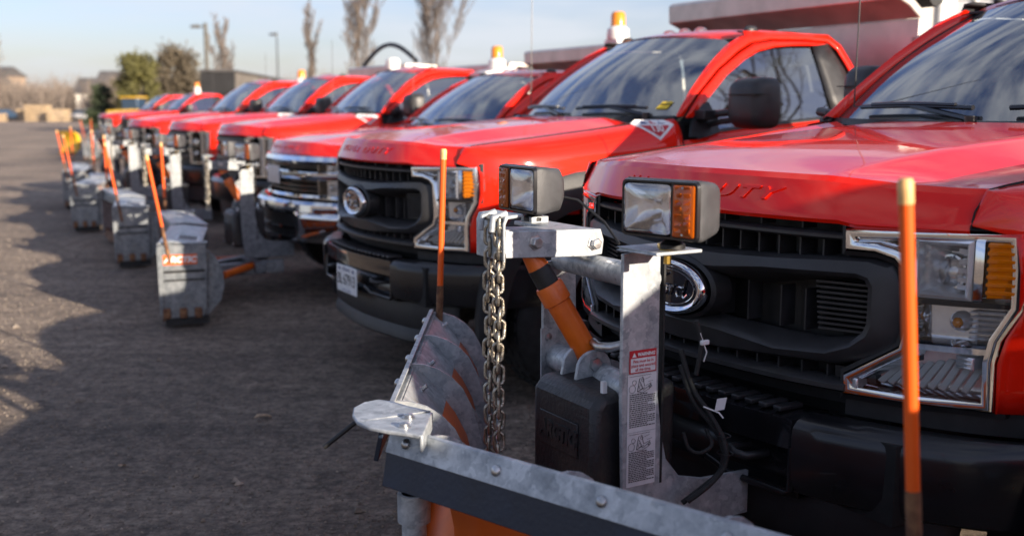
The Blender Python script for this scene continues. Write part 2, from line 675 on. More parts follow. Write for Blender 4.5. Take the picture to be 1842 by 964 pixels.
def add_text(mb, s, fn, size, **kw):
    vs, fs = text_geo(s, size, **kw)
    mb.add([fn(*p) for p in vs], fs)
    return mb


def interp(x, xs, ys):
    if x <= xs[0]:
        return ys[0]
    for i in range(1, len(xs)):
        if x <= xs[i]:
            k = (x - xs[i - 1]) / (xs[i] - xs[i - 1])
            return ys[i - 1] + (ys[i] - ys[i - 1]) * k
    return ys[-1]


def smooth_interp(x, xs, ys):
    """cardinal spline through the given points"""
    if x <= xs[0]:
        return ys[0]
    if x >= xs[-1]:
        return ys[-1]
    for i in range(1, len(xs)):
        if x <= xs[i]:
            break
    x0, x1 = xs[i - 1], xs[i]
    h = x1 - x0
    k = (x - x0) / h

    def sl(j):
        if j == 0:
            return (ys[1] - ys[0]) / (xs[1] - xs[0])
        if j == len(xs) - 1:
            return (ys[-1] - ys[-2]) / (xs[-1] - xs[-2])
        return (ys[j + 1] - ys[j - 1]) / (xs[j + 1] - xs[j - 1])
    m0, m1 = sl(i - 1) * h, sl(i) * h
    k2, k3 = k * k, k * k * k
    return (2 * k3 - 3 * k2 + 1) * ys[i - 1] + (k3 - 2 * k2 + k) * m0 + (-2 * k3 + 3 * k2) * ys[i] + (k3 - k2) * m1


def lin(a, b_, k):
    return a + (b_ - a) * k


def inset(poly, d):
    """move a closed 2-D outline inwards by d"""
    L = len(poly)
    area = sum(poly[i][0] * poly[(i + 1) % L][1] - poly[(i + 1) % L][0] * poly[i][1] for i in range(L))
    sg = 1 if area > 0 else -1
    out = []
    for i in range(L):
        p0, p1, p2 = Vector(poly[i - 1]), Vector(poly[i]), Vector(poly[(i + 1) % L])
        e0, e1 = (p1 - p0).normalized(), (p2 - p1).normalized()
        n0, n1 = Vector((-e0.y, e0.x)) * sg, Vector((-e1.y, e1.x)) * sg
        q = (n0 + n1)
        q = q / max(q.length_squared / 2, 0.5)
        out.append(tuple(p1 + q * d))
    return out

# ------------------------------------------------------------------ trucks (local axes: x forward, y to the driver's side, z up)
GU = [0, .2, .4, .55, .7, .8, .9, .96, 1.0, 1.02]
GV = [.01, -.005, -.035, -.08, -.145, -.20, -.28, -.36, -.48, -.70]


def g(u):
    return smooth_interp(abs(u), GU, GV)


def F(u, z, off=0.0):
    return (g(u) + off, u, z)


def band(mb, u0, u1, prof, n=24, add=0.0):
    """loft a closed (offset, z) outline sideways along the curved front"""
    rows = []
    for i in range(n + 1):
        u = lin(u0, u1, i / n)
        rows.append([F(u, z, o + add) for o, z in prof])
    mb.grid(rows, True)
    mb.face(list(reversed(rows[0])))
    mb.face(rows[-1])
    return mb


def mirror_y(mb):
    k = len(mb.v)
    mb.v += [(x, -y, z) for x, y, z in mb.v]
    mb.f += [tuple(reversed([i + k for i in f])) for f in mb.f]
    return mb


def flipped(mb):
    q = MB()
    q.v = [(x, -y, z) for x, y, z in mb.v]
    q.f = [tuple(reversed(f)) for f in mb.f]
    return q


ZC = ([-1.6, -1.5, -1.3, -1.0, -.57, -.37, -.15, -.05], [1.472, 1.468, 1.460, 1.440, 1.404, 1.382, 1.349, 1.338])
ZV = ([-1.6, -1.5, -1.0, -.6, -.3, -.15, -.05], [1.440, 1.435, 1.396, 1.364, 1.334, 1.330, 1.325])
ZS = ([-1.6, -1.5, -1.0, -.59, -.3, -.27, -.2, -.05], [1.472, 1.462, 1.405, 1.362, 1.332, 1.327, 1.322, 1.31])


def zt(u, v):
    a = abs(u)
    zc, zv, zs = (interp(v, *t_) for t_ in (ZC, ZV, ZS))
    if a < .45:
        return zc + .008 * (1 - (a / .45) ** 2)
    if a < .63:
        k = (a - .45) / .18
        return lin(zc, zv, k)
    k = (a - .63) / .17
    return lin(zv, zs, k * k * (3 - 2 * k) * .5 + k * .5)


LIPZ = 1.238


def vh(u):
    return -1.27 - .22 * (u / .82) ** 2


def make_hood(root):
    us = [0, .08, .16, .24, .32, .38, .42, .445, .455, .48, .52, .56, .60, .63, .66, .70, .74, .78, .80]
    us = [-x for x in reversed(us[1:])] + us
    rows = []
    for u in us:
        gg = g(u)
        lz = LIPZ - (.008 if abs(u) > .53 else 0)
        vc = gg - .062
        zc = zt(u, vc)
        r = [(gg - .035, u, lz - .010), (gg - .006, u, lz - .010), (gg, u, lz), (gg - .006, u, lz + .014),
             (gg - .047, u, zc - .014), (vc, u, zc + .0), (vc - .02, u, zt(u, vc - .02)), (vc - .05, u, zt(u, vc - .05))]
        v0, v1 = vc - .05, vh(u)
        for i in range(1, 19):
            v = lin(v0, v1, i / 18)
            r.append((v, u, zt(u, v)))
        r.append((v1 - .003, u, zt(u, v1) - .02))
        rows.append(r)
    h = MB().grid(rows).build('hood', 'red_paint', root, smooth=7)
    for sd in (1, -1):
        gp = MB()
        gp.tube([(g(.80) - .001, sd * .8015, LIPZ - .004), (g(.80) - .012, sd * .8025, 1.275), (g(.80) - .038, sd * .806, 1.308)] + [(x, sd * (y + .001), interp(x, *ZS) - .0005) for x, y in SV[3:]], .0026, 6)
        gp.build('hood_gap', 'underbody', h, smooth=60)
    # raised lettering on the hood's front face
    def onface(x, y, d):
        z = 1.291 + y
        return (g(x) - .006 - (z - 1.252) / .075 * .041 + .0012 + d, x, z)
    words = [text_geo(s_, .043, .30, .0050, 1.25, 1.0, .0012) for s_ in ('SUPER', 'DUTY')]
    wds = [max(p[0] for p in q[0]) - min(p[0] for p in q[0]) for q in words]
    k_ = (.70 - .055) / sum(wds)
    cs = (-.35 + k_ * wds[0] / 2, .35 - k_ * wds[1] / 2)
    for (vs, fs), cx in zip(words, cs):
        mid = (max(p[0] for p in vs) + min(p[0] for p in vs)) / 2
        t_ = MB()
        t_.add([onface(cx + (p[0] - mid) * k_, p[1], p[2]) for p in vs], fs)
        t_.build('hood_lettering', 'red_paint', h, smooth=30)
    return h


# plan curve of the fender: driver's side
PV = [(-.20, .80), (-.235, .845), (-.275, .89), (-.33, .93), (-.40, .96), (-.50, .985), (-.62, .998), (-.80, 1.004), (-1.0, 1.006), (-1.25, 1.003), (-1.495, 1.0)]
SV = [(-.205, .803), (-.225, .806), (-.25, .810), (-.285, .813), (-.33, .816), (-.45, .82), (-.60, .823), (-.80, .826), (-1.0, .83), (-1.25, .84), (-1.495, .865)]


def along(pts, n):
    """resample a polyline smoothly by index"""
    xs = list(range(len(pts)))
    out = []
    for i in range(n + 1):
        k = i / n * (len(pts) - 1)
        out.append((smooth_interp(k, xs, [p[0] for p in pts]), smooth_interp(k, xs, [p[1] for p in pts])))
    return out


AV, AZ, AR = -.86, .42, .60


def make_fender(root, side):
    n = 44
    L, S = along(PV, n), along(SV, n)
    rows = []
    du = lambda z: interp(z, [.55, .7, .85, 1.05, 1.18, 1.243], [-.05, -.03, -.010, 0, -.004, -.018])
    zs_ = [.55, .62, .69, .76, .80, .86, .92, .98, 1.04, 1.09, 1.14, 1.18, 1.215, 1.243]
    ustart = lambda z: interp(z, [.55, .80, .92, .973, 1.051, 1.20, 1.233, 1.243], [.875, .866, .863, .871, .902, .903, .895, .80])
    mb = MB()
    grid = []
    for z in zs_:
        row = []
        u0 = ustart(z)
        for (v, u) in L:
            if u < u0 and v > -.42:
                # slide up to the lamp's edge
                row.append((g(u0), u0, z))
            else:
                row.append((v, u + du(z) * min(1, max(0, (-.2 - v) / .2)), z))
        grid.append(row)
    # rounded shoulder above
    for j in range(1, 9):
        th = PI / 2 * j / 8
        row = []
        for i, (v, u) in enumerate(L):
            s_ = S[i]
            zs = interp(s_[0], *ZS) if i > 0 else 1.25
            if i < 8:
                zs = lin(1.250, interp(s_[0], *ZS), min(1, i / 7))
            pu = u + du(1.243) * min(1, max(0, (-.2 - v) / .2))
            c_, sn = math.cos(th), math.sin(th)
            row.append((lin(s_[0], v, c_), lin(s_[1], pu, c_), 1.243 + (zs - 1.243) * sn))
        grid.append(row)
    k = len(grid[0])
    mb.v = [p for r in grid for p in r]
    for i in range(len(grid) - 1):
        for j in range(k - 1):
            q = (i * k + j, i * k + j + 1, (i + 1) * k + j + 1, (i + 1) * k + j)
            c_ = sum((Vector(mb.v[x]) for x in q), Vector()) / 4
            if (c_.x - AV) ** 2 + (c_.z - AZ) ** 2 < AR ** 2 * .97 and c_.z < 1.1:
                continue
            if c_.x > -.42 and c_.z < .80:
                continue
            mb.f.append(q)
    fl = MB()
    rows = []
    for i in range(29):
        a = R(-8) + R(196) * i / 28
        ca, sa = math.cos(a), math.sin(a)
        ro, ri = .655 + .02 * sa, .515
        prof = [(ro, .985), (ro + .004, 1.03), (ro - .02, 1.045), (ri + .045, 1.055), (ri, 1.045), (ri - .004, 1.02), (ri, .80)]
        rows.append([(AV + rr * ca, uu, AZ + rr * sa * 1.155) for rr, uu in prof])
    fl.grid(rows)
    if side < 0:
        mb, fl = flipped(mb), flipped(fl)
    f = mb.build('fender', 'red_paint', root, smooth=28, solid=.004)
    fl.build('wheel_arch_flare', 'flare', root, smooth=40, solid=.004)
    return f


def us(z):
    return interp(z, [.50, .7, 1.0, 1.15, 1.28, 1.36, 1.41, 1.47, 1.70, 1.93, 2.0], [.965, .99, 1.0, .996, .982, .962, .930, .902, .815, .722, .70])


def side_strip(A, B, n=5, o=0.0):
    rows = []
    for (va, za), (vb, zb) in zip(A, B):
        r = []
        for j in range(n + 1):
            k = j / n
            z = lin(za, zb, k)
            r.append((lin(va, vb, k), us(z) + o + .010 * math.sin(PI * k), z))
        rows.append(r)
    return rows


def ws(s, t_):
    """windscreen surface, s -1..1 across, t 0..1 up"""
    a = s * s
    bow = .028 * math.sin(PI * t_)
    return (lin(-1.40 - .15 * a, -1.985 - .150 * a, t_) + bow, s * lin(.855, .645, t_), lin(1.462 + .008 * a, 1.957 - .040 * a, t_) + bow)


BELT = ([-3.08, -2.84, -1.94, -1.75, -1.62, -1.48], [1.478, 1.470, 1.405, 1.385, 1.352, 1.345])
OUTL = [(-1.50, 1.470), (-1.62, 1.585), (-1.80, 1.735), (-2.00, 1.878), (-2.13, 1.932), (-2.30, 1.955), (-2.60, 1.962), (-2.82, 1.957), (-2.905, 1.90), (-2.955, 1.80), (-3.02, 1.635), (-3.065, 1.45)]
DOOR = [(-1.55, 1.470), (-1.67, 1.585), (-1.87, 1.735), (-2.06, 1.842), (-2.17, 1.892), (-2.33, 1.916), (-2.60, 1.921), (-2.795, 1.915), (-2.855, 1.87), (-2.90, 1.78), (-2.97, 1.62), (-3.01, 1.45)]
WIN = [(-1.645, 1.47), (-1.745, 1.565), (-1.92, 1.70), (-2.09, 1.795), (-2.21, 1.845), (-2.35, 1.873), (-2.50, 1.885), (-2.64, 1.888)]


def shell_roof():
    rows = []
    n = 20
    for i in range(n + 1):
        s = lin(-1, 1, i / n)
        a = s * s
        f = ws(s, 1)
        r = [(f[0] + .01, f[1], f[2] - .004)]
        for v, h in ((-2.05, 1.972), (-2.13, 1.990), (-2.25, 2.003), (-2.45, 2.012), (-2.65, 2.010), (-2.78, 2.0), (-2.86, 1.975), (-2.89, 1.945)):
            vv = v - .11 * a if v > -2.2 else v - .04 * a * (v > -2.3)
            z = h - .030 * a - .028 * a ** 4
            r.append((vv, s * interp(v, [-2.9, -2.1], [.69, .695]), z))
        rows.append(r)
    return MB().grid(rows)


def make_cab(root):
    shell_roof().build('roof', 'red_paint', root, smooth=35)
    wsn = [[ws(lin(-1, 1, i / 24), lin(.0, 1, j / 12)) for j in range(13)] for i in range(25)]
    MB().grid(wsn).build('windshield', 'screen_glass', root, smooth=60)
    # black edge of the screen
    e = MB()
    edge = [ws(-1, j / 12) for j in range(13)] + [ws(lin(-1, 1, i / 20), 1) for i in range(1, 20)] + [ws(1, 1 - j / 12) for j in range(13)]
    e.tube([(x - .006, y, z - .002) for x, y, z in edge], .008, 6)
    e.build('windshield_seal', 'underbody', root, smooth=60)
    for sd in (1, -1):
        fr = MB()
        # pillar from the screen's edge out to the side
        rows = []
        for j in range(9):
            w_ = ws(1, j / 8)
            o = OUTL[0:4] + [OUTL[4]]
            k = j / 8 * 4
            i0 = min(3, int(k))
            v = lin(o[i0][0], o[i0 + 1][0], k - i0)
            z = lin(o[i0][1], o[i0 + 1][1], k - i0)
            q = (v, us(z), z)
            mid = tuple((a + b_) / 2 for a, b_ in zip(w_, q))
            rows.append([w_, (mid[0] + .014, mid[1] + .010, mid[2] + .012), q])
        fr.grid(rows)
        fr.grid(side_strip(OUTL, DOOR, 4))
        # roof rail between outline and roof edge
        rail = []
        for (v, z) in OUTL[4:8]:
            rail.append([(v, us(z), z), (v, .708, 1.957 + .006), (max(v, -2.88), .66, 1.968)])
        fr.grid(rail)
        rr = []
        for (v, z) in OUTL[7:]:
            rr.append([(v, us(z), z), (v - .015, us(z) - .04, z)])
        fr.grid(rr)
        if sd < 0:
            fr = flipped(fr)
        fr.build('door_pillar', 'red_paint', root, smooth=30, solid=.012, inner='interior')
        # the door: lower panel, frame round the glass, black rear post, glass, handle
        d = MB()
        rows = []
        for i in range(25):
            v = lin(-1.505, -2.985, i / 24)
            zb = interp(v, *BELT)
            rows.append([(v, us(z) - .0 + .008 * math.exp(-((z - 1.02) / .03) ** 2), z) for z in [lin(zb - .004, .52, j / 22) for j in range(23)]])
        d.grid(rows)
        d2 = [(a - .005 if i > 7 else a - .004, b_ - .006) for i, (a, b_) in enumerate(DOOR[:8])]
        d.grid(side_strip(d2[:8], WIN[:8], 4, .004))
        if sd < 0:
            d = flipped(d)
        dr = d.build('door', 'red_paint', root, smooth=30, solid=.01, inner='interior')
        p = MB()
        # inner black surround + rear post
        A = [(-2.655, 1.889), (-2.665, 1.80), (-2.68, 1.60), (-2.69, 1.455)]
        Bq = [(-2.795, 1.912), (-2.862, 1.80), (-2.95, 1.60), (-2.985, 1.47)]
        p.grid(side_strip(A, Bq, 4, -.002))
        rows = []
        for i in range(15):
            v = lin(-1.60, -2.70, i / 14)
            zb = interp(v, *BELT)
            rows.append([(v, us(zb) + .004, zb - .004), (v, us(zb) - .012, zb + .014)])
        p.grid(rows)
        sail = [(-1.545, 1.36), (-1.60, 1.455), (-1.655, 1.535), (-1.74, 1.55), (-1.76, 1.50), (-1.765, 1.388), (-1.65, 1.358)]
        c_ = [(v, us(z) + .012, z) for v, z in sail]
        p.prism(c_, (0, -.02, 0))
        if sd < 0:
            p = flipped(p)
        p.build('door_trim', 'black_plastic', dr, smooth=30, solid=.006)
        gl = MB()
        top = WIN + [(-2.70, 1.888)]
        rows = []
        for i in range(19):
            v = lin(-1.60, -2.70, i / 18)
            zt_ = smooth_interp(v, [q[0] for q in reversed(top)], [q[1] for q in reversed(top)]) if v < -1.645 else 1.50
            zb = interp(v, *BELT) - .01
            zt_ = max(zt_, zb + .02) + .012
            rows.append([(v, us(z) - .012, z) for z in [lin(zb, zt_, j / 8) for j in range(9)]])
        gl.grid(rows)
        if sd < 0:
            gl = flipped(gl)
        gl.build('door_glass', 'window_glass', dr, smooth=60)
        hd = MB().beam((-2.72, sd * 1.012, 1.255), (-2.90, sd * 1.012, 1.262), .035, .045)
        hd.build('door_handle', 'black_plastic', dr, bevel=.01)
        # mirror
        mr = MB()
        ring = []
        for q in range(7):
            k = [0, .10, .35, .6, .85, .96, 1][q]
            sx_ = [.55, .82, .97, 1, 1, .985, .93][q]
            rr = []
            for j in range(24):
                a = 2 * PI * j / 24
                ca, sa = math.cos(a), math.sin(a)
                pw = .42
                yy = math.copysign(abs(ca) ** pw, ca) * .128 * sx_
                zz = math.copysign(abs(sa) ** pw, sa) * .138 * sx_ * (1.0 if sa > 0 else .97)
                rr.append((-1.66 - .155 * k - .02 * yy * 4, sd * (1.235 + yy), 1.540 + zz))
            ring.append(rr)
        mr.grid(ring, True)
        mr.face(ring[0])
        mr.face(list(reversed(ring[-1])))
        if sd < 0:
            mr.v = [(-1.94 + (x + 1.74) * .8, -1.07 + (y + 1.235) * .76, 1.565 + (z - 1.54) * 1.04) for x, y, z in mr.v]
        mo = mr.build('side_mirror', 'grey_plastic', root, smooth=40)
        ar = MB()
        ar.tube([(-1.66, sd * .90, 1.47), (-1.70, sd * 1.0, 1.485), (-1.73, sd * 1.14, 1.50)], .021, 8)
        ar.tube([(-1.70, sd * .91, 1.42), (-1.72, sd * 1.0, 1.44), (-1.75, sd * 1.14, 1.46)], .017, 8)
        ar.box((-1.665, sd * .955, 1.48), (.10, .09, .055))
        ar.build('mirror_arm', 'black_plastic', mo, bevel=.006)
        ms = MB().box((-1.705, sd * 1.235, 1.588), (.12, .250, .004))
        mg = MB().box((-1.8175, sd * 1.235, 1.545), (.004, .21, .22))
        if sd < 0:
            for q in (ms, mg):
                q.v = [(-1.94 + (x + 1.74) * .8, -1.07 + (y + 1.235) * .76, 1.565 + (z - 1.54) * 1.04) for x, y, z in q.v]
        ms.build('mirror_seam', 'dark_plastic', mo)
        mg.build('mirror_glass', 'chrome', mo)
    # cowl grille under the screen
    cw = MB()
    rows = []
    for i in range(25):
        u = lin(-.86, .86, i / 24)
        s = u / .86
        f = ws(s, 0)
        z0 = zt(min(.8, abs(u)), vh(u)) - .012
        rows.append([(vh(u) + .02, u, z0 - .02), (vh(u) - .005, u, z0), (lin(vh(u), f[0], .5), u * 1.0, z0 + .002), (f[0] + .01, f[1], f[2] + .002)])
    cw.grid(rows)
    c0 = cw.build('cowl', 'black_plastic', root, smooth=40, solid=.006)
    vn = MB()
    for i in range(34):
        u = lin(-.8, .8, i / 33)
        vm = lin(vh(u), ws(u / .86, 0)[0], .45)
        vn.box((vm, u, zt(min(.8, abs(u)), vh(u)) - .006), (.075, .012, .006))
    vn.build('cowl_louvre', 'dark_plastic', c0)
    for u0, dr_ in ((-.70, 1), (.05, 1)):
        wp = MB()
        pts = []
        for i in range(9):
            u = u0 + dr_ * .60 * i / 8
            q = ws(u / .85, .055 + .012 * math.sin(PI * i / 8))
            pts.append((q[0] + .022, q[1], q[2] + .022))
        wp.tube(pts, .010, 6)
        wp.tube([(p_[0] + .006, p_[1], p_[2] + .008) for p_ in pts[1:-1]], .008, 6)
        q = ws((u0 + .62) / .85, .0)
        wp.tube([pts[4], (lin(pts[4][0], q[0], .5) + .012, lin(pts[4][1], q[1], .5), lin(pts[4][2], q[2], .6) + .012), (q[0] + .03, min(.72, q[1]), q[2] + .012)], .011, 6)
        wp.tube([(q[0] + .03, min(.72, q[1]), q[2] + .025), (q[0] + .03, min(.72, q[1]), q[2] - .02)], .022, 10)
        wp.build('wiper', 'gloss_black', root, smooth=40)
    # cab back with its window
    vb = lambda z: interp(z, [.5, 1.5, 1.63, 1.8, 1.95], [-3.05, -3.03, -3.0, -2.94, -2.86])
    bk = MB()
    for (u0, u1, z0, z1) in ((-.94, .94, .55, 1.50), (-.86, -.60, 1.50, 1.87), (.60, .86, 1.50, 1.87), (-.72, .72, 1.87, 1.95)):
        q0, q1 = u0, u1
        tz = lambda u, z: max(-us(z) + .01, min(us(z) - .01, u))
        r0 = [[(vb(z), tz(u, z), z) for u in (lin(u0, u1, i / 6) for i in range(7))] for z in (lin(z0, z1, j / 6) for j in range(7))]
        bk.grid(r0)
    bk.build('cab_back', 'red_paint', root, smooth=30, solid=.03, inner='interior')
    gw = MB()
    gw.grid([[(vb(z) + .012, u, z) for u in (-.61, 0, .61)] for z in (1.49, 1.6, 1.75, 1.88)])
    gw.build('rear_window', 'window_glass', root, smooth=50)
    # inside
    MB().prism([(-1.46, -.82, 1.0), (-1.46, -.82, 1.40), (-1.60, -.82, 1.445), (-1.80, -.82, 1.43), (-1.88, -.82, 1.36), (-1.84, -.82, 1.1), (-1.78, -.82, 1.0)], (0, 1.64, 0)).build('dashboard', 'interior', root, bevel=.02)
    st = MB()
    st.tube([(-1.98 - .085 * math.cos(2 * PI * k / 24) * 1.0, .42 + .19 * math.sin(2 * PI * k / 24), 1.36 + .17 * math.cos(2 * PI * k / 24)) for k in range(24)], .015, 6, True)
    st.tube([(-1.98, .42, 1.36), (-1.80, .42, 1.32)], .035, 8)
    st.beam((-1.985, .24, 1.36), (-1.985, .60, 1.36), .03, .02)
    st.build('steering_wheel', 'interior', root, smooth=40)
    for u in (-.42, .42):
        s_ = MB()
        s_.prism([(-2.15, u - .25, .95), (-2.15, u - .25, 1.10), (-2.60, u - .25, 1.08), (-2.80, u - .25, 1.60), (-2.90, u - .25, 1.60), (-2.76, u - .25, .95)], (0, .5, 0))
        so = s_.build('seat', 'seat_cloth', root, bevel=.05)
        h_ = MB()
        h_.box((-2.84, u, 1.70), (.10, .27, .17))
        h_.tube([(-2.85, u - .05, 1.58), (-2.84, u - .05, 1.66)], .01, 6)
        h_.tube([(-2.85, u + .05, 1.58), (-2.84, u + .05, 1.66)], .01, 6)
        h_.build('headrest', 'seat_cloth', so, bevel=.035)
    im = MB().box((-1.985, 0, 1.83), (.02, .25, .065))
    im.build('rear_view_mirror', 'interior', root, bevel=.008)
    hl = MB().grid([[(-2.10, -.66, 1.925), (-2.10, .66, 1.925)], [(-2.86, -.66, 1.93), (-2.86, .66, 1.93)]])
    hl.build('headliner', 'interior', root, solid=.01)
    fl = MB()
    fl.box((-2.2, 0, .78), (1.7, 1.88, .3))
    fl.box((-.78, 0, .82), (1.2, 1.24, .56))  # solid floor and engine-bay boxes, added to block light
    fl.box((-1.40, 0, 1.0), (.05, 1.7, .7))
    fl.box((-.85, 0, .62), (1.25, .9, .28))
    fl.box((-4.4, .45, .62), (3.6, .10, .22))
    fl.box((-4.4, -.45, .62), (3.6, .10, .22))
    fl.tube([(-.86, -.8, .43), (-.86, .8, .43)], .06, 8)
    fl.tube([(-4.45, -.8, .43), (-4.45, .8, .43)], .07, 8)
    fl.build('chassis_light_blocks', 'underbody', root)
    for u in (-.62, -.16, 0, .16, .62):
        k = MB()
        zz = 1.998 - .03 * (u / .7) ** 2
        k.ball((-2.27, u, zz), .04, 6, (1.3, .75, .75))
        k.build('cab_marker_lamp', 'lamp_lens' if abs(u) < .5 else 'grey_plastic', root, smooth=60)
    an = MB()
    an.tube([(-1.58, -.81, 1.47), (-1.59, -.81, 1.50)], [.014, .010], 8)
    an.tube([(-1.59, -.81, 1.50), (-1.60, -.81, 2.35)], .003, 5)
    an.build('antenna', 'gloss_black', root)


def make_wheel(root, v, u, sd, r=.42):
    t_ = MB().lathe([(.24, -.12), (.33, -.135), (r - .035, -.125), (r - .006, -.10), (r, -.07), (r, .07), (r - .006, .10), (r - .035, .125), (.33, .135), (.24, .12), (.225, .06), (.225, -.06), (.24, -.12)], (v, u, r), (0, sd, 0), 40)
    for k in range(36):
        a = 2 * PI * k / 36
        for yy in (-.07, 0, .07):
            t_.box((v + math.cos(a) * (r + .002), u + yy, r + math.sin(a) * (r + .002)), (.008, .05, .045), mtx=Matrix.Rotation(-a, 3, 'Y'))
    w_ = t_.build('wheel', 'rubber', root, smooth=35)
    rm = MB().lathe([(.245, .118), (.235, .128), (.225, .10), (.215, .05), (.19, .035), (.14, .06), (.10, .075), (.075, .085), (.070, .13), (.055, .14), (.001, .14)], (v, u, r), (0, sd, 0), 32)
    for k in range(8):
        a = 2 * PI * k / 8
        rm.tube([(v + .10 * math.cos(a), u + sd * .07, r + .10 * math.sin(a)), (v + .10 * math.cos(a), u + sd * .10, r + .10 * math.sin(a))], .014, 6)
    rm.build('rim', 'rim_silver', w_, smooth=35)
    return w_


def make_dump(root, kind=0):
    b_ = MB()
    x0 = -3.27
    b_.box((x0 - .02, 0, 1.52), (.04, 2.02, 1.08))
    for sd in (1, -1):
        b_.box((x0 - 1.55, sd * .99, 1.45), (3.02, .04, .90))
    b_.box((x0 - 1.55, 0, 1.01), (3.02, 1.96, .06))
    b_.box((x0 - 3.08, 0, 1.45), (.04, 2.02, .9))
    d = b_.build('dump_body', 'stainless', root, bevel=.006)
    r_ = MB()
    for sd in (1, -1):
        r_.beam((x0, sd * 1.0, 1.90), (x0 - 3.1, sd * 1.0, 1.90), .10, .12)
        for k in range(5):
            r_.beam((x0 - .1 - k * .72, sd * 1.02, 1.0), (x0 - .1 - k * .72, sd * 1.02, 1.84), .07, .05, (0, 1, 0))
    r_.build('body_rail', 'stainless', d, bevel=.01)
    c_ = MB()
    prof = [(x0, 2.06), (x0 + .10, 2.13), (x0 + .19, 2.165), (x0 + .20, 2.17), (x0 + .205, 2.30), (x0 + .17, 2.32), (x0 - .30, 2.30), (x0 - .30, 2.26), (x0 + .10, 2.27), (x0 + .09, 2.19), (x0 - .04, 2.10)]
    c_.prism([(a, -1.20, z) for a, z in prof], (0, 2.22, 0))
    c_.build('cab_shield', 'stainless', d, bevel=.008)
    tp = MB()
    tp.tube([(x0 - .1, 1.05, 2.20), (x0 - .1, -1.05, 2.20)], .07, 10)
    tp.build('tarp_roll', 'dark_plastic', d)
    return d


def make_beacon(root, v, u, z, amber=True, base_h=.10):
    b_ = MB()
    b_.box((v, u, z + .03), (.16, .20, .06))
    b_.lathe([(.10, .06), (.105, .075), (.10, .06 + base_h), (.065, .09 + base_h), (.001, .09 + base_h)], (v, u, z), (0, 0, 1), 16)
    o = b_.build('beacon', 'white_plastic', root, smooth=40)
    if amber:
        l = MB().lathe([(.068, .09 + base_h), (.066, .20 + base_h), (.05, .225 + base_h), (.001, .23 + base_h)], (v, u, z), (0, 0, 1), 16)
        l.build('beacon_lens', 'beacon_amber', o, smooth=50)
    return o


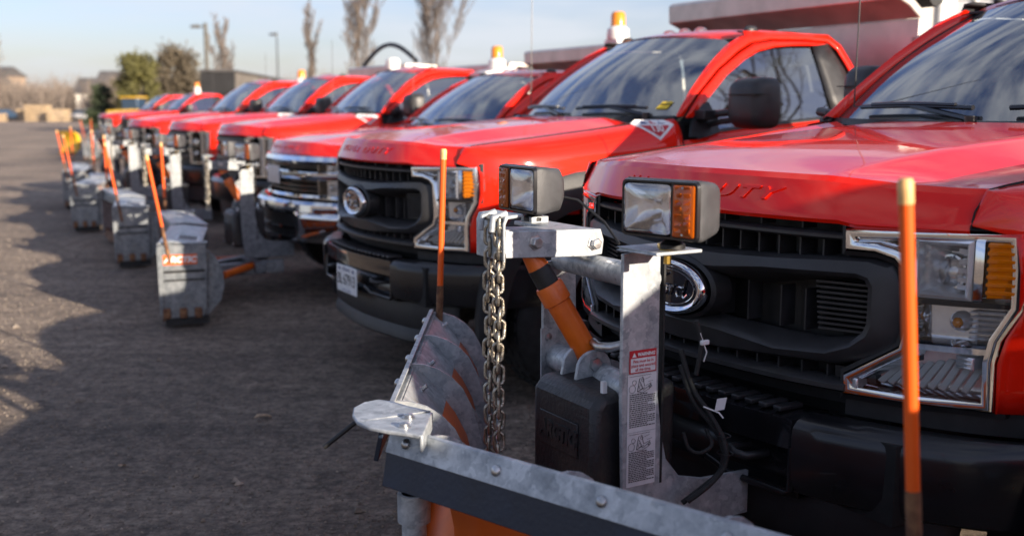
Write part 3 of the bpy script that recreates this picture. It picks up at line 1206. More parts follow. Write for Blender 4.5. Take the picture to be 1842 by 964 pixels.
def front_a(root):
    """black grille with a round-cornered C frame, badge, clear lamps, black bumper"""
    bk = MB()
    band(bk, -.69, .69, [(-.14, .79), (-.13, .79), (-.13, 1.245), (-.14, 1.245)], 20)
    gr = bk.build('grille', 'dark_plastic', root)
    # main frame
    O = [(0, 1.122), (.17, 1.125), (.35, 1.133), (.50, 1.143), (.60, 1.147), (.645, 1.136), (.668, 1.10), (.672, .965), (.650, .922), (.60, .893), (.52, .868), (.35, .860), (.17, .848), (0, .846)]
    I = [(0, 1.062), (.14, 1.070), (.30, 1.090), (.42, 1.095), (.565, 1.100), (.588, 1.092), (.597, 1.075), (.597, .985), (.588, .960), (.555, .928), (.50, .903), (.36, .892), (.17, .918), (0, .925)]
    N = [(0, 1.048), (.14, 1.046), (.29, 1.046), (.40, 1.070), (.545, 1.086), (.565, 1.082), (.571, 1.068), (.571, .965), (.563, .952), (.54, .940), (.46, .925), (.34, .925), (.17, .931), (0, .938)]

    def full(P):
        return P + [(-a, b_) for a, b_ in reversed(P[1:-1])]
    O2 = [(a * .985, z + (.008 if z < .98 else -.008)) for a, z in O]
    rings = [(full(O), -.10), (full(O), -.022), (full(O2), -.006), (full([(lin(a[0], b_[0], .8), lin(a[1], b_[1], .8)) for a, b_ in zip(O, I)]), .004), (full(I), -.004), (full(N), -.058), (full(N), -.075)]
    mb = MB()
    mb.grid([[F(u, z, off) for u, z in P] for P, off in rings], True)
    mb.build('grille_frame', 'grey_plastic', gr, smooth=32)
    # thin cross bar in the upper slot, lower lip
    b1 = MB()
    band(b1, -.56, .56, [(-.055, 1.187), (-.022, 1.185), (-.012, 1.191), (-.012, 1.199), (-.022, 1.205), (-.055, 1.205)])
    b1.build('grille_bar', 'grey_plastic', gr, smooth=40)
    b1 = MB()
    band(b1, -.56, .56, [(-.06, .806), (.0, .803), (.012, .810), (.012, .822), (.0, .829), (-.06, .832)])
    b1.build('grille_bar', 'grey_plastic', gr, smooth=40)
    for i in range(17):
        u = -.52 + 1.04 * i / 16
        if i % 1 == 0:
            q = MB().box(F(u, 1.158, -.075), (.06, .006, .056))
            q.build('grille_rib', 'black_plastic', gr)
        if i % 2 == 0:
            q = MB().box(F(u, 1.218, -.075), (.05, .006, .026))
            q.build('grille_rib', 'black_plastic', gr)
    for i in range(15):
        u = -.49 + .98 * i / 14
        q = MB().box(F(u, .845, -.06), (.06, .006, .034))
        q.build('grille_rib', 'black_plastic', gr)
    for u in (-.40, -.325, -.215, -.115, .115, .215, .325, .40):
        q = MB().box(F(u, .99, -.085), (.05, .006, .11))
        q.build('grille_rib', 'black_plastic', gr)
    for sd in (1, -1):
        for k in range(10):
            z = .950 + k * .0135
            s0 = sd * lin(.44, .43, k / 9)
            s1 = sd * .562
            q = MB().beam(F(s0, z, -.065), F(s1, z, -.075), .03, .0055)
            q.build('vent_slat', 'grey_plastic', gr)
        q = MB().grid([[F(sd * .43, .945, -.085), F(sd * .43, 1.085, -.085)], [F(sd * .565, .945, -.095), F(sd * .565, 1.085, -.095)]])
        q.build('vent_back', 'dark_plastic', gr, solid=.004)
    # badge
    def ell(a, b_, off, n=40, z0=1.006):
        return [(F(a * math.cos(t_), z0, off)[0], a * math.cos(t_), z0 + b_ * math.sin(t_)) for t_ in (2 * PI * i / n for i in range(n))]
    bz = MB().grid([ell(.165, .098, -.05), ell(.162, .095, .004), ell(.150, .086, .012), ell(.146, .082, -.01)], True)
    bz.build('badge_surround', 'black_plastic', gr, smooth=40)
    em = MB().grid([ell(.141, .079, -.01), ell(.143, .080, .022), ell(.140, .077, .036), ell(.132, .070, .042), ell(.120, .062, .038), ell(.112, .056, .030)], True)
    bd = em.build('badge', 'chrome', root, smooth=60)
    f = MB()
    f.face(ell(.114, .058, .031))
    f.build('badge_face', 'emblem_blue', bd)
    ln = MB()
    ln.tube([(x + .0015, y, z) for x, y, z in ell(.104, .051, .031)], .0016, 4, True)
    # script lettering as brush strokes
    S = [[(-.078, .016), (-.085, .024), (-.074, .034), (-.050, .033), (-.030, .028), (-.015, .033), (-.008, .038)],
         [(-.046, .032), (-.050, .012), (-.058, -.012), (-.070, -.026), (-.082, -.022), (-.078, -.012)],
         [(-.066, .004), (-.050, .006), (-.034, .008)],
         [(-.012, .004), (-.024, .002), (-.030, -.012), (-.022, -.022), (-.010, -.016), (-.006, -.004), (-.012, .004), (.004, .002)],
         [(.006, .006), (.006, -.008), (.002, -.022)], [(.004, -.006), (.014, .004), (.024, .003)],
         [(.052, .003), (.040, .004), (.031, -.008), (.034, -.021), (.046, -.018), (.056, -.004)],
         [(.068, .030), (.060, .010), (.053, -.012), (.058, -.023), (.072, -.012)]]
    for st in S:
        xs = list(range(len(st)))
        pts = []
        for i in range((len(st) - 1) * 4 + 1):
            k = i / 4
            y = smooth_interp(k, xs, [p[0] for p in st])
            z = smooth_interp(k, xs, [p[1] for p in st])
            pts.append((g(y) + .0335, y * 1.12, 1.004 + z * 1.05))
        ln.tube(pts, .0031, 5)
    ln.build('badge_script', 'chrome', bd, smooth=50)
    # lamps
    HL = [(.541, 1.219), (.543, 1.167), (.613, 1.166), (.655, 1.153), (.672, 1.133), (.681, .977), (.674, .937), (.63, .905), (.552, .85), (.554, .801), (.70, .801), (.86, .803), (.857, .921), (.865, .973), (.898, 1.051), (.897, 1.14), (.889, 1.228), (.72, 1.224)]

    def ring_h(poly, spec, n_=1):
        return MB().grid([[F(u, z, off) for u, z in inset(poly, d)] for d, off in spec], True)

    for sd in (1, -1):
        fx = (lambda m_: m_) if sd > 0 else flipped
        rim = fx(ring_h(HL, [(-.003, -.06), (-.001, -.006), (.003, .004), (.010, .005), (.019, .001), (.026, -.012), (.030, -.05)]))
        h = rim.build('headlight', 'chrome', root, smooth=35)
        tr = fx(ring_h(HL, [(-.016, -.05), (-.016, -.012), (-.004, -.006)]))
        tr.build('headlight_seal', 'dark_plastic', h, smooth=35)
        bo = MB()
        bo.face([F(u, z, -.075) for u, z in inset(HL, .004)])
        fx(bo).build('headlight_bowl', 'reflector', h)
        # bowls
        up = [(.696, 1.206), (.696, 1.066), (.806, 1.066), (.806, 1.206)]
        q = ring_h(up, [(-.004, -.02), (-.002, -.006), (.006, -.004), (.012, -.010), (.018, -.03), (.036, -.085)])
        q.face([F(u, z, -.085) for u, z in inset(up, .034)])
        fx(q).build('lamp_reflector', 'reflector', h, smooth=20)
        q = MB().ball((g(.742) - .060, .742, 1.125), .036, 8, (.8, 1, 1))
        fx(q).build('projector_lens', 'lamp_lens', h, smooth=60)
        pr = MB().tube([(g(.742) - .058 + 0, .742 + .040 * math.cos(2 * PI * k / 20), 1.125 + .040 * math.sin(2 * PI * k / 20)) for k in range(20)], .006, 6, True)
        fx(pr).build('projector_ring', 'chrome', h, smooth=60)
        q = MB()
        for z in (1.095, 1.112, 1.135, 1.155, 1.18):
            q.box((g(.79) - .028, .787, z), (.03, .030, .012))
        fx(q).build('lamp_step', 'reflector', h)
        q = MB()
        lft = [(.556, 1.212), (.556, 1.176), (.690, 1.166), (.690, 1.212)]
        q.face([F(u, z, -.05) for u, z in lft])
        for k in range(5):
            q.box(F(.575 + k * .025, 1.194, -.04), (.03, .008, .032))
        fx(q).build('lamp_reflector', 'reflector', h)
        # dark divider and bright shelf
        q = MB()
        band(q, .676, .897, [(-.06, 1.050), (.0, 1.050), (.0, 1.062), (-.06, 1.062)], 8)
        fx(q).build('lamp_divider', 'gloss_black', h)
        q = MB()
        band(q, .676, .862, [(-.06, .940), (-.002, .938), (-.002, .952), (-.03, .966), (-.06, .968)], 8)
        fx(q).build('lamp_shelf', 'chrome', h, smooth=30)
        q = MB()
        q.face([F(u, z, -.055) for u, z in [(.684, .966), (.684, 1.05), (.80, 1.05), (.80, .966)]])
        q.lathe([(.028, -.02), (.020, .0), (.008, .012), (.001, .014)], (g(.77) - .04, .765, 1.008), (1, 0, 0), 12)
        fx(q).build('lamp_reflector', 'reflector', h, smooth=40)
        q = MB().ball((g(.775) - .028, .775, 1.008), .013, 6)
        fx(q).build('turn_bulb', 'beacon_amber', h, smooth=60)
        # fine white ribs outboard
        for k in range(6):
            z = .975 + k * .0125
            q = MB()
            u1 = interp(z, [.973, 1.051], [.855, .885])
            band(q, .808, u1, [(-.03, z), (-.006, z), (-.004, z + .004), (-.03, z + .006)], 4)
            fx(q).build('lamp_rib', 'reflector', h)
        q = MB()
        band(q, .813, .829, [(-.05, 1.064), (-.004, 1.064), (.0, 1.07), (.0, 1.205), (-.004, 1.212), (-.05, 1.212)], 2)
        fx(q).build('lamp_strip', 'chrome', h, smooth=30)
        # amber marker
        q = MB()
        am = [(.834, 1.205), (.834, 1.072), (.888, 1.074), (.884, 1.208)]
        qq = ring_h(am, [(0, -.03), (.001, -.004), (.004, .0)])
        qq.face([F(u, z, .0) for u, z in inset(am, .004)])
        ao = fx(qq).build('amber_marker', 'amber_lens', h)
        q = MB()
        q.face([F(u, z, -.035) for u, z in am])
        fx(q).build('lamp_reflector', 'reflector', ao)
        for k in range(7):
            z = 1.082 + k * .0185
            q = MB()
            band(q, .836, .886, [(-.006, z), (.003, z + .002), (.004, z + .009), (-.006, z + .013)], 4)
            fx(q).build('amber_rib', 'amber_lens', ao)
        # low beam blades
        q = MB()
        lo = [(.566, .846), (.568, .816), (.842, .818), (.842, .936), (.680, .936), (.640, .900)]
        q.face([F(u, z, -.062) for u, z in lo])
        fx(q).build('lamp_bowl', 'reflector', h)
        for k in range(9):
            u = .632 + k * .0215
            zt_ = min(.905, .868 + k * .006)
            q = MB().beam(F(u - .003, .842, -.016), F(u + .008, zt_ + .010, -.070), .0165, .005, (1, 0, 0))
            fx(q).build('lamp_blade', 'white_plastic', h)
        q = MB().box(F(.80, .915, -.03), (.04, .045, .03))
        for k in range(3):
            q.box(F(.80, .905 + k * .01, -.008), (.004, .040, .004))
        fx(q).build('lamp_step', 'reflector', h, bevel=.003)
        q = MB().box(F(.575, .831, -.02), (.04, .024, .026))
        fx(q).build('lamp_step', 'reflector', h, bevel=.003)
        ln = MB()
        P = inset(HL, .016)
        for (a, b_) in (((0, 17), 0), ):
            pass
        ln.face([F(u, z, .0005) for u, z in P])
        fx(ln).build('headlight_lens', 'clear_lens', h)
    # black cheek between frame and lamp, valance under lamps
    q = MB()
    band(q, -.70, .70, [(-.13, .76), (-.06, .76), (-.05, .80), (-.13, .80)], 20)
    band(q, .54, .93, [(-.10, .74), (-.03, .74), (-.03, .797), (-.10, .797)], 8)
    band(q, -.93, -.54, [(-.10, .74), (-.03, .74), (-.03, .797), (-.10, .797)], 8)
    for sd in (1, -1):
        band(q, sd * .655, sd * .69, [(-.10, .90), (-.035, .90), (-.035, 1.16), (-.10, 1.16)], 2)
        band(q, sd * .50, sd * .60, [(-.10, .80), (-.045, .80), (-.045, .86), (-.10, .86)], 3)
    q.build('front_valance', 'dark_plastic', root)
    # bumper
    def gb(u):
        return smooth_interp(abs(u), [0, .2, .4, .55, .7, .85, .95, 1.01, 1.03], [.060, .050, .026, .0, -.06, -.15, -.25, -.38, -.60])
    bp = None
    prof = [(-.10, .735), (-.03, .742), (.004, .728), (.018, .712), (.022, .69), (.018, .58), (.004, .54), (-.03, .525), (-.10, .525)]
    for a, b_ in ((.495, 1.03), (-1.03, -.495)):
        bm = MB()
        rows = []
        for i in range(25):
            u = lin(a, b_, i / 24)
            k = interp(abs(u), [.95, 1.03], [1, .6])
            rows.append([(gb(u) + o, u * 1.0 - (.0 if abs(u) < .99 else 0), z) for o, z in prof])
        bm.grid(rows)
        bm.face(rows[0])
        bm.face(rows[-1])
        bp = bm.build('bumper', 'gloss_black', root, smooth=30)
    ce = MB()
    prof2 = [(-.12, .66), (-.02, .655), (.010, .65), (.010, .69), (.014, .712), (.012, .728), (-.02, .732), (-.12, .735)]
    rows = []
    for i in range(25):
        u = lin(-.487, .487, i / 24)
        rows.append([(gb(u) + o, u, z) for o, z in prof2])
    ce.grid(rows, True)
    ce.face(rows[0])
    ce.face(rows[-1])
    ce.build('bumper_step', 'step_gloss', bp, smooth=30)
    pd = MB()
    for i in range(19):
        u = -.42 + .84 * i / 18
        pd.box((gb(u) - .05, u, .742), (.085, .028, .014))
    pd.build('step_tread', 'black_plastic', bp, bevel=.004)
    # recessed centre with two tow openings
    rc = MB()
    rows = []
    for u in [lin(-.487, .487, i / 20) for i in range(21)]:
        rows.append([(gb(u) - .05, u, .66), (gb(u) - .05, u, .545), (gb(u) - .02, u, .535), (gb(u) - .02, u, .515), (gb(u) - .10, u, .505)])
    rc.grid(rows)
    rc.build('bumper_recess', 'gloss_black', bp, smooth=20, solid=.006)
    for sd in (1, -1):
        tr = MB()
        pl = [(.20, .560), (.245, .548), (.27, .533), (.47, .528), (.485, .54), (.485, .655)]
        tr.tube([(gb(u) + .006, sd * u, z) for u, z in pl], .010, 8)
        tr.build('tow_opening_edge', 'gloss_black', bp, smooth=50)
        hk = MB()
        hk.tube([(gb(.3) - .05, sd * .30, .61), (gb(.3) + .02, sd * .30, .612), (gb(.33) + .032, sd * .325, .605), (gb(.36) + .02, sd * .35, .600), (gb(.36) - .05, sd * .36, .60)], .012, 8)
        hk.build('tow_hook', 'grey_plastic', bp, smooth=50)
    dm = MB()
    prof3 = [(-.10, .53), (-.055, .525), (-.045, .50), (-.050, .40), (-.062, .375), (-.045, .335), (-.042, .312), (-.055, .30), (-.11, .30)]
    rows = []
    for i in range(33):
        u = lin(-.86, .86, i / 32)
        rows.append([(gb(u) + o, u * .96, z) for o, z in prof3])
    dm.grid(rows)
    dm.build('air_dam', 'flare', root, smooth=30, solid=.008)
    pb = MB()
    pb.box((-.10, 0, .62), (.10, 1.5, .20))
    pb.build('bumper_beam', 'underbody', root)


def front_b(root):
    """chrome framed grille with amber-cornered twin lamps and a chrome bumper"""
    bk = MB()
    band(bk, -.93, .93, [(-.14, .74), (-.10, .74), (-.10, 1.235), (-.14, 1.235)], 24)
    gr = bk.build('grille', 'dark_plastic', root)
    for prof in ([(-.09, 1.165), (.03, 1.160), (.045, 1.185), (.03, 1.225), (-.09, 1.235)],
                 [(-.09, 1.035), (.035, 1.03), (.05, 1.05), (.05, 1.085), (.03, 1.10), (-.09, 1.10)],
                 [(-.09, .865), (.03, .86), (.04, .875), (.03, .895), (-.09, .90)]):
        q = MB()
        band(q, -.92, .92, prof)
        q.build('chrome_bar', 'chrome', gr, smooth=35)
    for i in range(3):
        for z in (.93, .975, 1.015, 1.13):
            pass
    for z in (.93, .97, 1.01, 1.125, 1.145):
        q = MB()
        band(q, -.60, .60, [(-.07, z - .006), (.0, z - .006), (.0, z + .006), (-.07, z + .006)], 14)
        q.build('grille_bar', 'gloss_black', gr)
    for sd in (1, -1):
        fx = (lambda m_: m_) if sd > 0 else flipped
        for z0, z1 in ((1.10, 1.165), (.90, 1.03)):
            q = MB()
            band(q, .62, .90, [(-.09, z0), (-.02, z0), (-.02, z1), (-.09, z1)], 8)
            h = fx(q).build('headlight', 'reflector', root, smooth=30)
            q = MB()
            band(q, .83, .915, [(-.05, z0 + .004), (.012, z0 + .004), (.012, z1 - .004), (-.05, z1 - .004)], 5)
            fx(q).build('amber_marker', 'amber_lens', h)
            q = MB()
            q.ball((g(.74) - .01, .74, (z0 + z1) / 2), .03, 6)
            fx(q).build('projector_lens', 'lamp_lens', h, smooth=60)
            q = MB()
            band(q, .62, .915, [(.012, z0), (.016, z0), (.016, z1), (.012, z1)], 8)
            fx(q).build('headlight_lens', 'clear_lens', h)
    bm = MB()
    rows = []
    prof = [(.0, .855), (.10, .845), (.125, .82), (.13, .76), (.12, .74), (.08, .735)]
    for i in range(33):
        u = lin(-1.0, 1.0, i / 32)
        rows.append([(g(u * .97) + o, u, z) for o, z in prof])
    bm.grid(rows)
    for a, b_ in ((.50, 1.0), (-1.0, -.50)):
        rows = []
        for i in range(11):
            u = lin(a, b_, i / 10)
            rows.append([(g(u * .97) + o, u, z) for o, z in [(.128, .765), (.128, .70), (.115, .54), (.09, .50), (.0, .49)]])
        bm.grid(rows)
    bm.build('chrome_bumper', 'chrome', root, smooth=28, solid=.02)
    q = MB()
    band(q, -.52, .52, [(-.02, .48), (.09, .48), (.09, .735), (-.02, .735)], 16)
    q.build('bumper_opening', 'dark_plastic', root)
    q = MB()
    band(q, -.5, .5, [(.08, .50), (.11, .50), (.11, .53), (.08, .53)], 12)
    band(q, -.5, .5, [(.08, .60), (.105, .60), (.105, .62), (.08, .62)], 12)
    q.build('bumper_bar', 'chrome', root)
    pl = MB().box((.062, -.02, 1.05), (.012, .30, .155))
    p_ = pl.build('licence_plate', 'plate_white', root, bevel=.004)


def front_c(root):
    """older truck: tall clear lamps, barred grille"""
    bk = MB()
    band(bk, -.93, .93, [(-.14, .74), (-.10, .74), (-.10, 1.235), (-.14, 1.235)], 24)
    gr = bk.build('grille', 'dark_plastic', root)
    for z in (.88, .98, 1.08, 1.18):
        q = MB()
        band(q, -.58, .58, [(-.07, z - .028), (.01, z - .024), (.014, z), (.01, z + .024), (-.07, z + .028)], 14)
        q.build('grille_bar', 'grey_plastic', gr, smooth=35)
    for sd in (1, -1):
        fx = (lambda m_: m_) if sd > 0 else flipped
        q = MB()
        band(q, .60, .915, [(-.10, .80), (-.03, .80), (-.03, 1.215), (-.10, 1.215)], 10)
        h = fx(q).build('headlight', 'reflector', root, smooth=30)
        q = MB()
        band(q, .60, .63, [(-.05, .80), (.006, .80), (.006, 1.215), (-.05, 1.215)], 2)
        band(q, .80, .825, [(-.05, .80), (.0, .80), (.0, 1.215), (-.05, 1.215)], 2)
        band(q, .60, .915, [(-.05, 1.20), (.006, 1.20), (.006, 1.22), (-.05, 1.22)], 10)
        band(q, .60, .915, [(-.05, .795), (.006, .795), (.006, .81), (-.05, .81)], 10)
        fx(q).build('lamp_frame', 'chrome', h)
        q = MB()
        q.ball((g(.71) - .01, .71, 1.07), .055, 8)
        q.ball((g(.71) - .01, .71, .92), .045, 8)
        fx(q).build('projector_lens', 'lamp_lens', h, smooth=60)
        q = MB()
        band(q, .60, .915, [(.002, .80), (.004, .80), (.004, 1.215), (.002, 1.215)], 10)
        fx(q).build('headlight_lens', 'clear_lens', h)
    q = MB()
    band(q, -1.0, 1.0, [(-.05, .50), (.08, .52), (.10, .56), (.10, .72), (.06, .76), (-.05, .76)], 30)
    q.build('bumper', 'gloss_black', root, smooth=35)
    q = MB()
    band(q, -.8, .8, [(-.06, .30), (-.02, .30), (-.01, .50), (-.06, .50)], 20)
    q.build('air_dam', 'flare', root)


def make_truck(label, front, loc, rz, group, name='pickup_truck'):
    root = thing(name, label, 'truck', loc, rz, group)
    make_hood(root)
    make_fender(root, 1)
    make_fender(root, -1)
    make_cab(root)
    for sd in (1, -1):
        make_wheel(root, AV, sd * .885, sd)
        make_wheel(root, -4.45, sd * .90, sd)
    make_dump(root)
    front(root)
    return root


YAW1, YAW2, YAW3 = 59.66, 60.33, 60.0


def rot_of(y):
    return math.atan2(-math.cos(R(y)), -math.sin(R(y)))


GROUP = 'red trucks parked side by side in a row'
T1 = (0.489, 3.036, 0)
T2 = (-0.851, 5.876, 0)
truck1 = make_truck('red truck nearest the camera, black grille behind a raised galvanised V-plow', front_a, T1, rot_of(YAW1), GROUP)
FRONT_A = ('grille', 'badge', 'headlight', 'front_valance', 'bumper', 'air_dam', 'bumper_beam')
shade_truck = copy_tree(truck1, 'unseen red truck added right of the camera to shade the foreground', (0.81, -0.66, 0), rot_of(YAW1), ('dump_body', 'side_mirror'))  # unseen truck, added for the shadow it throws over the foreground
shade_truck.scale = (1, 1, .95)  # squashed so the sun clears its roof and reaches the nearest hood
truck2 = copy_tree(truck1, 'red truck with diamond fender decal numbered 130 and a white front licence plate', T2, rot_of(YAW2))
truck3 = copy_tree(truck1, 'red truck with chrome grille and big chrome bumper, beyond the truck numbered 130', (-1.93, 8.87, 0), rot_of(YAW3), FRONT_A)
front_b(truck3)
truck4 = copy_tree(truck1, 'red truck with tall clear headlights just beyond the chrome-bumpered truck, amber beacon above its roof', (-3.2, 11.8, 0), rot_of(YAW3), FRONT_A)
front_c(truck4)
truck3.scale = (1, 1, .93)          # a lower model than its neighbours
make_beacon(truck3, -3.02, .57, 2.24)


def shift_dump(root, dz):
    for o in root.children:
        if o.name.startswith('dump_body'):
            o.location.z = dz


shift_dump(truck3, -.04)
# the nearest truck carries a lower box without the shield over the cab
for o in list(truck1.children):
    if o.name.startswith('dump_body'):
        o.location.z = -.48
        for q in list(o.children):
            if q.name.startswith(('cab_shield', 'tarp_roll')):
                bpy.data.objects.remove(q)
shift_dump(truck4, -.27)
row = [(-4.69, 14.7), (-6.29, 17.55), (-11.9, 32.5), (-14.0, 36.2)]
rl = ['red truck with a white roof beacon, second beyond the chrome-bumpered truck',
      'red truck with a bare amber beacon, third beyond the chrome-bumpered truck',
      'blurred red truck left of the dark shed with a white and amber roof beacon',
      'small blurred red truck at the very far end of the row']
far = []
for (x, y), l in zip(row, rl):
    far.append(copy_tree(truck4, l, (x, y, 0), rot_of(YAW3), () if x > -5 else ('dump_body',)))
shift_dump(far[0], -.16)
make_beacon(truck4, -2.93, .98, 1.90)
q = MB().prism([(-2.70, .62, 1.83), (-2.70, .62, 1.93), (-3.05, .62, 1.99), (-3.2, .62, 1.83)], (0, .5, 0))
q.build('beacon_bracket', 'white_plastic', truck4, bevel=.01)
make_beacon(far[0], -2.93, .9, 2.02, False, .12)
make_beacon(far[1], -2.8, .45, 1.93, True, .02)
make_beacon(far[2], -2.3, .1, 1.98, True, .12)
tb = MB().tube([(-3.3, .9 - 2.0 * k / 14, 2.2 + .28 * math.sin(PI * k / 14)) for k in range(15)], .035, 6)
tb.build('tarp_bow', 'dark_plastic', far[0])

# details only the truck numbered 130 carries
def side_of(v, z, o=.003):
    """point on the fender's upper side"""
    return (v, interp(z, [1.30, 1.36, 1.42, 1.47], [.992, .975, .935, .875]) + o, z)


def plate(root, x):
    pl = MB().box((x, -.015, .567), (.006, .30, .152))
    p_ = pl.build('licence_plate', 'plate_white', root, bevel=.012)
    t_ = MB()
    fn = lambda y0, z0: (lambda a, b_, c_: (x + .0042, a - .015 + y0, z0 + b_))
    add_text(t_, 'BL\u00b767913', fn(0, .563), .088, space=1.0, sx=.80, bold=.0008)
    t_.build('plate_number', 'black_ink', p_)
    t_ = MB()
    add_text(t_, 'ONTARIO', fn(0, .622), .026, sx=1.0)
    add_text(t_, 'YOURS TO DISCOVER', fn(0, .504), .016, sx=.9)
    for sy in (-.105, .105):
        t_.face([(x + .0042, sy - .015 + .012 * math.cos(a), .622 + .012 * math.sin(a)) for a in (2 * PI * k / 6 for k in range(6))])
    t_.build('plate_lettering', 'blue_ink', p_)


plate(truck2, .078)


def fender_point(v, z):
    """outer skin of the rounded fender shoulder, driver's side"""
    zs = interp(v, *ZS)
    s_u = smooth_interp(v, [p[0] for p in reversed(SV)], [p[1] for p in reversed(SV)])
    p_u = smooth_interp(v, [p[0] for p in reversed(PV)], [p[1] for p in reversed(PV)]) - .018
    k = max(0, min(1, (z - 1.243) / (zs - 1.243)))
    return s_u + (p_u - s_u) * math.sqrt(max(0, 1 - k * k))


def decal(root, number, full=True):
    v0, v1 = -1.225, -1.465       # left and right corner as seen
    zt_, zm, zb = 1.452, 1.428, 1.345
    def at(a, z, o):
        v = lin(v0, v1, a)
        return (v + 0, fender_point(v, z) + o * .8, z + o * .6)
    def sheet(poly, o):
        # fan with inner points so that the sheet follows the skin
        mb = MB()
        cx = sum(p[0] for p in poly) / len(poly)
        cz = sum(p[1] for p in poly) / len(poly)
        rings = []
        n = len(poly)
        dense = []
        for i in range(n):
            for j in range(5):
                dense.append((lin(poly[i][0], poly[(i + 1) % n][0], j / 5), lin(poly[i][1], poly[(i + 1) % n][1], j / 5)))
        for k in (1, .75, .5, .25, .02):
            rings.append([at(lin(cx, a, k), lin(cz, z, k), o) for a, z in dense])
        mb.grid(rings, True)
        return mb
    outer = [(0, zm), (.16, zt_), (.84, zt_), (1, zm), (.5, zb)]
    d = sheet(outer, .003).build('fender_decal', 'white_ink', root, smooth=40)
    inner = [(.13, zm - .006), (.87, zm - .006), (.5, zb + .016)]
    sheet(inner, .0045).build('decal_field', 'red_ink', d, smooth=40)
    if full:
        t_ = MB()
        add_text(t_, number, lambda x, y, z: at(.5 + x, 1.402 + y, .0095), .050, sx=4.2, bold=.0012, space=1.0)
        t_.build('decal_number', 'white_ink', d)
    for k, (c_, m_) in enumerate(((.30, 'blue_ink'), (.5, 'red_ink'), (.70, 'blue_ink'))):
        q = MB()
        q.face([at(c_ - .085, zm + .002, .0048), at(c_ + .085, zm + .002, .0048), at(c_, zt_ - .004, .0048)])
        q.build('decal_triangle', m_, d)


decal(truck2, '130')
decal(truck4, '', False)
decal(far[0], '', False)
st_ = MB()
pts = [ws(s, t_) for s, t_ in ((.80, .075), (.89, .075), (.915, .15), (.83, .15))]
st_.face([(p[0] + .004, p[1], p[2] + .004) for p in pts])
so = st_.build('inspection_sticker', 'yellow_ink', truck2)
st_ = MB()
pts = [ws(s, t_) for s, t_ in ((.825, .115), (.905, .115), (.908, .125), (.828, .125))]
st_.face([(p[0] + .006, p[1], p[2] + .006) for p in pts])
st_.build('sticker_line', 'black_ink', so)

